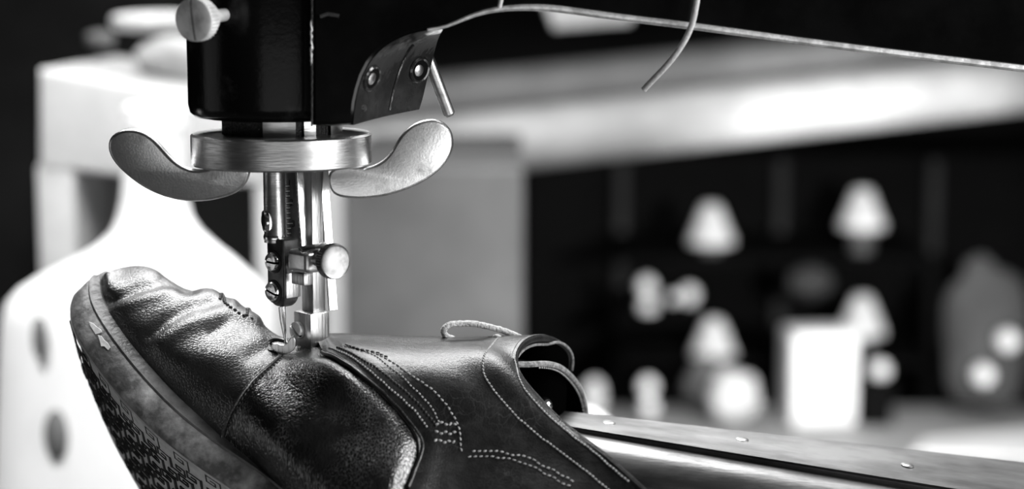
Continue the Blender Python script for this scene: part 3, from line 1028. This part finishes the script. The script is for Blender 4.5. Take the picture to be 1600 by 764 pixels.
# stitching rows -----------------------------------------------------------
def px_path(pxs, n=None):
    P = spline(np.array(pxs, float), max(30, int(6 * len(pxs))))
    ts_ = [inv(*p) for p in P]
    A = np.array(ts_)
    for _ in range(2):
        A[1:-1] = (A[:-2] + 2 * A[1:-1] + A[2:]) / 4
    return A
def stitches(name, pxs, off, m, step=.0017, ln=.0012, r=.00033, parent=shoe, label=None, path=None):
    A = px_path(pxs) if path is None else path
    pts, nn = samp(A[:, 0], A[:, 1], off)
    d = np.r_[0, np.cumsum(np.linalg.norm(np.diff(pts, axis=0), axis=1))]
    bm = bmesh.new()
    k = step / 2
    assert d[-1] < .4, (name, d[-1], pxs[0])
    while k < d[-1]:
        c = np.array([np.interp(k, d, pts[:, i]) for i in range(3)])
        c2 = np.array([np.interp(min(k + step * .3, d[-1]), d, pts[:, i]) for i in range(3)])
        c0 = np.array([np.interp(max(k - step * .3, 0), d, pts[:, i]) for i in range(3)])
        n_ = np.array([np.interp(k, d, nn[:, i]) for i in range(3)])
        t_ = nrm(c2 - c0 + 1e-12)
        # slight alternating twist of a lock stitch
        sdir = np.cross(n_, t_)
        t_ = nrm(t_ + sdir * .22)
        fr = frame(c, t_, n_)
        add_ball(bm, c, 1.0, (r * .9, r * 1.1, ln / 2), fr, 8, 6)
        k += step
    return obj(name, bm, M[m], parent, 60, label)
def groove(name, pxs, off, r, m, parent=shoe, label=None):
    A = px_path(pxs)
    pts, nn = samp(A[:, 0], A[:, 1], off)
    bm = bmesh.new()
    add_tube(bm, pts, r, 8)
    return obj(name, bm, M[m], parent, 60, label)
OQ = .0012
stitches('stitching', [(354, 672), (364, 648), (381, 619), (401, 594), (423, 575), (441, 560)], .0001, 'stitchdark', .0016, .0011, .0003)
stitches('stitching', [(517, 548), (545, 560), (575, 580), (606, 605), (634, 630), (655, 652), (668, 672)], OQ, 'stitch', .0012, .0009, .00034)
stitches('stitching', [(527, 547), (560, 562), (592, 582), (622, 605), (648, 628), (668, 650), (683, 670)], OQ, 'stitchdark', .0013, .0010, .0004)
stitches('stitching', [(538, 546), (575, 556), (606, 575), (634, 598), (655, 618), (674, 640), (685, 660)], OQ, 'stitch', .0013, .0009, .00028)
stitches('stitching', [(540, 545), (570, 553), (601, 564), (632, 583), (660, 601), (682, 617), (697, 634), (706, 648), (716, 665), (719, 690), (720, 708)], OQ, 'stitch', .0017, .0012, .0003)
stitches('stitching', [(540, 545), (566, 553), (590, 558), (606, 565)], OQ + .0002, 'stitchdark', .0017, .0013, .0004)
stitches('stitching', [(778, 534), (765, 548), (755, 565), (755, 582), (766, 605), (783, 627), (805, 650), (835, 677), (870, 704), (900, 727), (935, 754), (960, 775)], OQ, 'stitch', .0013, .0011, .0003)
stitches('stitching', [(801, 563), (803, 582), (811, 602), (824, 620), (838, 636), (860, 657), (885, 678), (915, 700), (950, 727), (985, 757)], OQ + .0001, 'stitch', .0012, .0010, .00031)
stitches('stitching', [(735, 708), (765, 707), (795, 711), (830, 722), (865, 738), (900, 758)], OQ, 'stitch', .0017, .0012, .00028)
stitches('stitching', [(730, 716), (770, 716), (800, 722), (835, 735), (865, 750), (890, 764)], OQ, 'stitch', .0017, .0012, .00024)
for yy, x0, x1 in ((664, 680, 716), (678, 676, 712), (692, 678, 712)):
    stitches('bar_tack', [(x0, yy - 2), ((x0 + x1) / 2, yy), (x1, yy)], OQ, 'stitch', .0015, .0013, .00036)
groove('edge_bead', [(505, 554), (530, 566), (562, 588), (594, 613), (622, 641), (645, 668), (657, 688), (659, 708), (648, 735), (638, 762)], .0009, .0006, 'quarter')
groove('seam_bead', [(347, 684), (352, 668), (362, 645), (378, 617), (398, 591), (420, 572), (438, 557)], .0003, .00055, 'cap')
# decorative stitched line at the toe ridge
stitches('stitching', [(343, 470), (355, 478), (372, 490), (392, 500)], .0005, 'stitchdark', .0018, .0013, .0006)

# rolled topline rim, its raw light edge and the far quarter
A_t = np.full(120, TE); A_s = np.linspace(NSN * .40, NS - 1, 120)
p_out, n_out = samp(A_t, A_s, 0.0)
bm = bmesh.new()
add_tube(bm, p_out, .00135, 10)
obj('topline_roll', bm, M['quarter'], shoe)
sel = slice(40, 120)
tv = np.array([.9, -.35, -.2])
bm = bmesh.new()
pin, _ = samp(A_t, A_s, -.0019)
add_tube(bm, pin[sel] + tv * .0004, .00045, 8)
obj('raw_edge', bm, M['rawedge'], shoe, label='pale raw edge inside the rolled topline')
tl2 = [(802, 571, -.011), (818, 571.5, -.009), (845, 570.5, -.004), (868, 574, .004), (884, 584, .014), (898, 600, .024), (908, 620, .031), (914, 648, .034), (918, 690, .034), (925, 750, .034)]
c2 = spline([W(*p) for p in tl2], 70)
bm = bmesh.new()
inward = [np.array([-.035, .006, .003]) * min(1, i / 30) + np.array([-.002, .012, -.002]) * (1 - min(1, i / 30)) for i in range(70)]
outer = [[c2[i] + inward[i] * f + np.array([.0012, .0016, .0004]) for f in (0, .3, .6, 1)] for i in range(70)]
inner = [[c2[i] + inward[i] * f for f in (0, .3, .6, 1)] for i in range(70)]
g1 = loft(bm, outer); nf = len(bm.faces); g2 = loft(bm, inner)
bm.faces.ensure_lookup_table()
for k in range(nf, len(bm.faces)): bm.faces[k].material_index = 1
stitch_rims(g1, g2)
bmesh.ops.recalc_face_normals(bm, faces=bm.faces)
fq = obj('far_quarter', bm, [M['quarter'], M['lining']], shoe, 50)
bm = bmesh.new()
add_tube(bm, c2 + np.array([.0004, .0006, .0003]), .0010, 8)
obj('raw_edge', bm, M['rawedge'], fq, label='frayed pale edge of the far quarter')
bm = bmesh.new()
for i in range(2, 52, 1):
    c = c2[i] + np.array([-.0002, -.0012, -.0006])
    t_ = nrm(c2[min(i + 1, 69)] - c2[i - 1])
    if i > 8: add_ball(bm, c, 1.0, (.0003, .0003, .00045), frame(c, t_), 8, 6)
obj('stitching', bm, M['stitch'], fq)
# lace loop
def lacetube(name, pts_, r, n=40):
    P = spline([W(*p) for p in pts_], n)
    bm = bmesh.new()
    seg = 14
    add_tube(bm, P, [r * (1 + .05 * math.sin(i * 1.7) + .03 * rng.standard_normal()) for i in range(n)], seg)
    for v in bm.verts:
        v.co += Vector(rng.normal(0, r * .035, 3))
    return obj(name, bm, M['lace'], shoe, 80)
lacetube('shoe_lace', [(722, 536, .010), (710, 530, .007), (699, 526, .005), (693, 518, .004), (697, 510.5, .004), (712, 506, .005), (735, 505.5, .006), (762, 510, .007), (790, 518, .008), (812, 527, .009), (826, 536, .012)], .0010, 60)
lacetube('shoe_lace', [(765, 534, .008), (771, 528, .005), (777, 525, .004), (781, 528, .005), (785, 534, .008)], .0007, 20)
obj('chipped_edge', CHIP_BM, M['chip'], shoe, None, 'pale chipped patches on the toe edge')

# loose strings hanging at the arm
def string(name, pts_, r, label):
    P = spline([W(*p) for p in pts_], 40)
    bm = bmesh.new()
    add_tube(bm, P, r, 12)
    return tag(obj(name, bm, M['string'], None, 60), label, 'string')
string('hanging_string', [(1100, -46, -.0165), (1096, -34, -.022), (1089, 0, -.024), (1081, 38, -.023), (1067, 68, -.022), (1040, 104, -.020), (1022, 123, -.018), (1006, 140, -.016)], .00095, 'long white string with a cut end curling down in front of the black arm')
string('hanging_string', [(792, -34, -.0225), (789, -24, -.027), (784, -5, -.028), (780, 12, -.028)], .0007, 'short white string end at the arm top edge near the head')
#SECTION-BACKGROUND
# ================================================================== BACKGROUND
def kd(Y): return (Y + .6) / F
def bx(bm, px0, px1, py0, py1, Y, depth, bevel=.004, seg=3, zmin=None):
    a = W(px0, py1, Y); b = W(px1, py0, Y)
    ym = min((py0 + py1) / 2, 420)
    a[0], b[0] = W(px0, ym, Y)[0], W(px1, ym, Y)[0]
    if zmin is not None: a[2] = max(a[2], zmin)
    c = (a + b) / 2
    add_box(bm, (b[0] - a[0], depth, b[2] - a[2]), frame((c[0], Y + depth / 2, c[2])), bevel, seg)
def floor_to(bm, px0, px1, py0, Y, depth, z0=0., bevel=.004):
    a = W(px0, py0, Y); b = W(px1, py0, Y)
    add_box(bm, (b[0] - a[0], depth, a[2] - z0), frame(((a[0] + b[0]) / 2, Y + depth / 2, (a[2] + z0) / 2)), bevel, 3)
# room shell
def shell(name, size, c, m):
    bm = bmesh.new()
    add_box(bm, size, frame(c))
    return structure(obj(name, bm, M[m], None, None))
shell('floor', (5, 5, .1), (0, 1., -.05), 'floor')
shell('wall_back', (5, .1, 2.9), (0, 3.0, 1.45), 'wall')
shell('wall_left', (.1, 5, 2.9), (-1.9, 1., 1.45), 'wall')
shell('wall_right', (.1, 5, 2.9), (2.2, 1., 1.45), 'wallgrey')
# workbench of the machine
wb = thing('workbench', 'dark wooden workbench below the sewing machine', 'workbench', (0, .35, 0))
bm = bmesh.new(); add_box(bm, (1.7, 1.1, .045), frame((0, .3, .8275)), .004); obj('bench_top', bm, M['bench'], wb)
for x in (-.78, .78):
    for y in (-.18, .78):
        bm = bmesh.new(); add_box(bm, (.07, .07, .805), frame((x, y, .4025)), .004); obj('leg', bm, M['bench'], wb)

# white bottle with sloping shoulders
YB = .52
prof_px = [(200, 200, 290), (240, 196, 288), (280, 192, 290), (310, 190, 292), (340, 184, 300), (362, 174, 314), (385, 148, 338), (408, 108, 366), (430, 62, 392), (450, 30, 410), (470, 12, 420), (500, 4, 427), (560, 0, 430), (660, -4, 434), (780, -8, 438), (900, -8, 438)]
zbot = .85
bot = thing('white_bottle', 'overexposed white plastic bottle with narrow neck and sloping shoulders, behind the shoe toe', 'bottle', (*W(215, 700, YB)[:2], zbot))
bm = bmesh.new()
rows = []
for py, l, r in prof_px:
    a, b = W(l, py, YB), W(r, py, YB)
    cx_, hw = (a[0] + b[0]) / 2, (b[0] - a[0]) / 2
    rows.append([(cx_ + hw * math.cos(t), YB + min(hw, .05) * math.sin(t), a[2]) for t in np.linspace(0, 2 * math.pi, 40, endpoint=False)])
zl = rows[-1][0][2]
rows.append([(p[0], p[1], zbot + .004) for p in rows[-1]])
rows.append([(bot.location.x + (p[0] - bot.location.x) * .94, YB + (p[1] - YB) * .94, zbot) for p in rows[-1]])
loft(bm, rows, close_u=True, caps=True)
bmesh.ops.recalc_face_normals(bm, faces=bm.faces)
obj('bottle_body', bm, M['white'], bot, 60)
bm = bmesh.new()
a = W(244, 200, YB)
add_lathe(bm, [(0, 0), (.019, 0), (.019, .012), (.017, .014), (0, .014)], frame((a[0], YB, a[2])), 40, knurl=(1, 2, .0006, 0))
obj('bottle_cap', bm, M['white'], bot)
# two dark ovals on its side
for px, py, w_, h_ in ((62, 528, 11, 34), (88, 680, 19, 40)):
    bm = bmesh.new()
    k = kd(YB)
    add_ball(bm, W(px, py, YB - .046), 1., (w_ * k, .006, h_ * k), None, 20, 14)
    obj('grey_oval', bm, M['ovalgrey'], bot, label='grey oval mark')

# white open-fronted carton behind the bottle
YC = .60
ct = thing('white_shelf_unit', 'white painted shelf unit with a dark opening behind the white bottle', 'shelf unit', (*W(240, 700, YC)[:2], .85))
def py_of(z, Y):
    return float(proj(np.array([[0, Y, z]]))[0, 1])
PB = py_of(.851, .60)
def bpart(name, px0, px1, py0, py1, Y, dep, m, parent, bev=.004):
    bm = bmesh.new(); bx(bm, px0, px1, py0, py1, Y, dep, bev, 3, .851 if parent is ct else None); return obj(name, bm, M[m], parent)
bm = bmesh.new()
f_ = [W(60, 108, YC), W(430, 172, YC), W(430, 290, YC), W(300, 292, YC), W(120, 268, YC), W(60, 268, YC)]
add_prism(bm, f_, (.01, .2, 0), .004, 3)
obj('top_board', bm, M['whitepaint'], ct)
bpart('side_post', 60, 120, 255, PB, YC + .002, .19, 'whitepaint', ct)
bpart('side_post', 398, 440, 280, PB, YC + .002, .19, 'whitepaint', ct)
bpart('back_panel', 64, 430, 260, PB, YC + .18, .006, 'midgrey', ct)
bm = bmesh.new()
a = W(250, 900, YC)
add_box(bm, (.11, .15, .03), frame((a[0], YC + .1, .866)), .003)
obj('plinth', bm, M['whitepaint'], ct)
# pale crumpled cloths on top of it
def lump(name, pts_, m, label, cat, base_y, amp=.15, group=None):
    bm = bmesh.new()
    for (px, py, Y, rx, rz) in pts_:
        k = kd(Y)
        vs = add_ball(bm, (0, 0, 0), 1., (rx * k, rx * k * .6, rz * k), None, 28, 18)
        ph = rng.random(3) * 6
        for v in vs:
            f = 1 + amp * math.sin(v.co.x * 4 / (rx * k) + ph[0]) * math.sin(v.co.z * 4 / (rz * k) + ph[1])
            v.co = v.co * f + Vector(W(px, py, Y))
    return tag(obj(name, bm, M[m], None, 60), label, cat, group)
lump('rolled_cloth', [(250, 34, .66, 82, 17)], 'pale', 'pale rolled cloth lying high up beside the thumb screw', 'cloth', 0, .08)
lump('crumpled_cloth', [(270, 92, .70, 60, 36)], 'pale', 'pale crumpled cloth on the shelf unit below the rolled cloth', 'cloth', 0, .1)
lump('small_cloth', [(156, 62, .72, 24, 14)], 'greypipe', 'small grey cloth bundle beside the end of the rolled cloth', 'cloth', 0, .1)

bm = bmesh.new(); floor_to(bm, -300, 262, -260, 1.55, .4)
cpb = thing('dark_cupboard', 'tall dark grey cupboard in the shadow behind the white shelf unit', 'cupboard', (*W(0, 400, 1.75)[:2], 0))
obj('cupboard_body', bm, M['cupgrey'], cpb)
# grey metal cabinet behind the needle
cab = thing('grey_cabinet', 'plain grey metal cabinet standing behind the needle and shoe lace', 'cabinet', (*W(675, 600, 1.0)[:2], 0))
bm = bmesh.new(); floor_to(bm, 532, 818, 262, 1.0, .35); obj('cabinet_body', bm, M['midgrey'], cab)
bm = bmesh.new(); floor_to(bm, 500, 531, 262, .985, .36); obj('corner_post', bm, M['whitepaint'], cab, label='white corner post')
# pale pipe and the grey one above
def pipe(name, a, b, r, m, label):
    bm = bmesh.new()
    a, b = np.array(a), np.array(b)
    L2 = np.linalg.norm(b - a)
    add_lathe(bm, [(0, 0), (r, 0), (r, L2), (0, L2)], frame(a, b - a), 48)
    return tag(obj(name, bm, M[m], None, 40), label, 'rail')
YP = 1.45
def toward(a, b, x):
    a, b = np.array(a), np.array(b)
    return a + (b - a) * ((x - a[0]) / (b[0] - a[0]))
pa, pb = W(420, 261, YP), W(1900, 95, YP + .25)
pipe('pale_rail', pa, toward(pa, pb, 2.145), .034, 'palepipe', 'thick pale rail crossing the dark back of the workshop under the grey rail')
pa, pb = W(420, 186, YP + .09), W(1900, 32, YP + .34)
pipe('grey_rail', pa, toward(pa, pb, 2.145), .030, 'greypipe', 'dull grey rail running just above the thick pale rail')
# pale wedge shaped lamp shade seen below the arm
bm = bmesh.new()
add_prism(bm, [W(848, 0, 1.2), W(1000, 10, 1.2), W(985, 38, 1.2), W(865, 47, 1.2)], (0, .05, 0), .004, 2)
tag(obj('pale_sign_board', bm, M['palepipe'], None, 40), 'small pale board showing below the lower edge of the black arm', 'board')

# black rack with shelves
YR = 1.95
rk_ = thing('storage_rack', 'black open storage rack holding thread cones in the dark right background', 'rack', (*W(1150, 600, YR)[:2], 0))
bpart('back_panel', 820, 1700, 240, 1500, YR + .30, .01, 'black', rk_, .002)
bpart('shelf', 975, 1470, 404, 412, YR, .29, 'black', rk_, .002)
bpart('shelf', 975, 1470, 566, 574, YR, .29, 'black', rk_, .002)
bpart('shelf', 985, 1066, 497, 503, YR, .29, 'black', rk_, .002)
for x in (972, 1222, 1462):
    bm = bmesh.new(); floor_to(bm, x - 9, x + 9, 250, YR + .262, .025, 0, .002); obj('upright', bm, M['darkgrey'], rk_)
# thread cones on spindles
def cone(px, pyb, label, sh):
    Y = YR + .06
    p = W(px, pyb, Y)
    t = thing('thread_cone', label, 'thread cone', (p[0], Y, p[2]), 'white thread cones on the rack')
    k = kd(Y)
    bm = bmesh.new()
    add_lathe(bm, [(0, 0), (36 * k, 0), (38 * k, 4 * k), (35 * k, 10 * k), (15 * k, 58 * k), (11 * k, 62 * k), (0, 62 * k)], frame(p), 40)
    obj('thread', bm, M['cone'], t)
    bm = bmesh.new()
    dz = W(px, sh, YR)[2] + .0005 - p[2]
    add_lathe(bm, [(0, dz), (18 * k, dz), (18 * k, 0), (0, 0)], frame(p), 24)
    obj('spindle', bm, M['midgrey'], t)
cone(1110, 380, 'white thread cone on the upper shelf, standing over the pale spools', 404)
cone(1346, 356, 'white thread cone on the upper shelf, straight above the white carton', 404)
cone(1114, 558, 'white thread cone on the lower shelf above the white crumpled cloth', 566)
cone(1346, 522, 'white thread cone on the lower shelf peeping over the white carton corner', 566)
# white carton
tb_z = W(1200, 668, 1.80)[2]
bm = bmesh.new()
a, b = W(1232, 652, 1.80), W(1340, 522, 1.80)
add_box(bm, (b[0] - a[0], .07, b[2] - tb_z), frame(((a[0] + b[0]) / 2, 1.84, (tb_z + b[2]) / 2), (0, 0, 1), (1, .12, 0)), .006, 3)
cb = tag(obj('white_carton', bm, M['paper'], None, 40), 'upright white carton standing on the far grey table', 'carton')
# highlight balls
def glint(px, py, r, label, Y=YR + .05, m='cone', grp='small pale spools'):  # blurred highlights in the rack, built as small pale balls
    p = W(px, py, Y); k = kd(Y)
    t = thing('glint_ball', label, 'glint', (p[0], p[1], p[2] - r * k), grp)
    bm = bmesh.new()
    rr = r * k
    add_lathe(bm, [(0, -.9 * rr), (.5 * rr, -.88 * rr), (.85 * rr, -.55 * rr), (rr, 0), (.85 * rr, .55 * rr), (.5 * rr, .88 * rr), (0, .9 * rr)], frame(p), 28)
    obj('thread', bm, M[m], t)
    bm = bmesh.new()
    add_lathe(bm, [(0, -rr), (.35 * rr, -rr), (.35 * rr, rr), (0, rr)], frame(p), 20)
    obj('glint_core', bm, M['paper'], t)
glint(1010, 447, 15, 'pale spool stacked topmost of the pair at the dark gap')
glint(1012, 480, 15, 'pale spool under another at the dark gap')
glint(1077, 461, 15, 'bright spool beside the stacked pair below the thread cone')
glint(1052, 466, 9, 'small spool between the stacked pair and the bright spool')
bm = bmesh.new(); bx(bm, 1350, 1402, 596, py_of(tb_z + .001, 1.80), 1.80, .06)
tag(obj('black_box', bm, M['black'], None, 40), 'low black box on the far table carrying a bright spool beside the white carton', 'box')
glint(1375, 579, 16, 'single bright spool standing on a black box beside the white carton', 1.83)
glint(1012, 604, 15, 'topmost pale spool of the pair low by the lower arm', 1.84)
glint(1014, 637, 15, 'bottom pale spool of the pair low by the lower arm', 1.84)
YG = 1.82
gb = thing('grey_cloth_bag', 'lumpy grey cloth bag with two white highlight balls slumped on the far table', 'bag', (*W(1540, 640, YG)[:2], tb_z))
def lumpbm(bm, px, py, Y, rx, rz, amp):
    k = kd(Y)
    vs = add_ball(bm, (0, 0, 0), 1., (rx * k, rx * k * .5, rz * k), None, 28, 18)
    ph = rng.random(3) * 6
    for v in vs:
        f = 1 + amp * math.sin(v.co.x * 4 / (rx * k) + ph[0]) * math.sin(v.co.z * 4 / (rz * k) + ph[1])
        v.co = v.co * f + Vector(W(px, py, Y))
bm = bmesh.new(); lumpbm(bm, 1540, 530, YG, 72, 118, .1); obj('bag_body', bm, M['baggrey'], gb, 60)
bm = bmesh.new(); lumpbm(bm, 1530, 432, YG, 26, 34, .1); obj('tied_neck', bm, M['baggrey'], gb, 60)
for px, py in ((1536, 586), (1574, 532)):  # two more highlights, shaped as white balls on the bag
    bm = bmesh.new(); k = kd(YG - .06)
    add_ball(bm, W(px, py, YG - .055), 1., (17 * k, .02, 17 * k), None, 20, 12)
    obj('round_glint', bm, M['paper'], gb, label='white ball as a round highlight')
lump('white_cloth', [(1148, 618, 1.80, 42, 44)], 'pale', 'white crumpled cloth on the far table below the lower thread cone', 'cloth', 0, .12)
lump('grey_pouch', [(1108, 605, 1.87, 38, 50)], 'midgrey', 'grey pouch just behind the white crumpled cloth', 'pouch', 0, .1)
lump('white_sack', [(912, 742, .72, 62, 112)], 'paper', 'white cloth sack on the workbench just behind the shoe opening', 'sack', 0, .04)
lump('grey_bundle', [(928, 622, 1.86, 18, 33)], 'pale', 'small pale bundle on the far table seen beside the shoe opening', 'bundle', 0, .05)
lump('grey_yarn', [(1265, 440, YR + .08, 36, 26)], 'baggrey', 'dim grey ball of yarn on the shelf above the white carton', 'yarn ball', 0, .05)
# far table with a sheet of paper
tb = thing('far_table', 'grey topped table in front of the black storage rack', 'table', (.75, 1.75, 0))
bm = bmesh.new(); add_box(bm, (1.6, .62, .03), frame((.85, 1.62, tb_z - .015)), .004); obj('table_top', bm, M['table'], tb)
for x in (.12, 1.58):
    for y in (1.36, 1.88):
        bm = bmesh.new(); add_box(bm, (.05, .05, tb_z - .03), frame((x, y, (tb_z - .03) / 2)), .003); obj('leg', bm, M['darkgrey'], tb)
zs = tb_z + .001
def on_z(px, py, z):
    d = ray(px, py)
    return CAM + d * ((z - CAM[2]) / d[2])
bm = bmesh.new()
q = [on_z(1425, 712, zs), on_z(1445, 692, zs), on_z(1640, 672, zs), on_z(1660, 722, zs)]
add_prism(bm, q, (0, 0, .004), 0)
tag(obj('paper_sheet', bm, M['paper'], None, None), 'white paper pad lying flat on the far grey table', 'paper')

# ------------------------------------------------------------------ lights
def area(name, loc_, target, sx, sy, power):
    l = bpy.data.lights.new(name, 'AREA')
    l.shape = 'RECTANGLE'; l.size = sx; l.size_y = sy; l.energy = power
    o = bpy.data.objects.new(name, l)
    COL.objects.link(o)
    o.location = loc_
    o.rotation_euler = (Vector(target) - Vector(loc_)).to_track_quat('-Z', 'Y').to_euler()
    return o
def spot(name, loc_, target, ang, power, blend=.5, r=.03):
    l = bpy.data.lights.new(name, 'SPOT')
    l.energy = power; l.spot_size = math.radians(ang); l.spot_blend = blend; l.shadow_soft_size = r
    o = bpy.data.objects.new(name, l)
    COL.objects.link(o)
    o.location = loc_
    o.rotation_euler = (Vector(target) - Vector(loc_)).to_track_quat('-Z', 'Y').to_euler()
    return o
FOC = (0, 0, 1.14)
area('window_light_side', (.95, -.58, 1.0), (-.02, 0, 1.10), .68, .7, 7)
area('overhead_light', (-.1, .55, 2.0), (-.02, 0, 1.13), 1.0, .4, 20)
area('back_fill_light', (.05, 1.3, 1.95), (-.02, 0, 1.13), 1.1, .35, 6.5)  # added unseen backlight, brightens the top of the quarter
area('right_fill_light', (1.02, -.12, 1.68), (-.02, 0, 1.11), 1.0, .5, 22)  # added unseen light, placed to give the vamp its highlight
area('front_fill_light', (.12, -1.9, .56), (-.02, 0, 1.10), 1.7, .8, 5.5)  # added low fill: mirrored by ring and wings, missed by head and arm
area('left_fill_light', (-1.15, -.05, .9), (-.02, 0, 1.10), .5, .6, .6)  # added dim fill for the left-facing steel, no source known there
spot('bottle_fill', (-.35, -.25, 2.0), tuple(W(225, 470, YB)), 24, 95, .7)  # added spot without a fixture, makes the bottle glaring white
spot('rack_fill', (.50, .8, 1.04), tuple(W(1230, 500, YR)), 50, 62, .6)  # added unseen spot to brighten cones and carton
spot('rail_fill', (.25, .75, 1.75), tuple(W(760, 215, YP)), 70, 28, .7)  # added unseen spot to lift the pale rail
spot('cabinet_fill', (.12, .45, .95), tuple(W(690, 570, 1.)), 60, 9, 1.)  # added low spot, lightens the cabinet front towards its foot
wd = bpy.data.worlds.new('world')
SC.world = wd
wd.use_nodes = True
wd.node_tree.nodes['Background'].inputs['Color'].default_value = (.015, .015, .015, 1)
wd.node_tree.nodes['Background'].inputs['Strength'].default_value = 1.
SC.view_settings.view_transform = 'Standard'
SC.view_settings.look = 'None'
SC.view_settings.exposure = 0.
SC.view_settings.gamma = 1.
SC.view_settings.use_curve_mapping = False
SC.cycles.sample_clamp_indirect = 6
SC.cycles.use_denoising = True
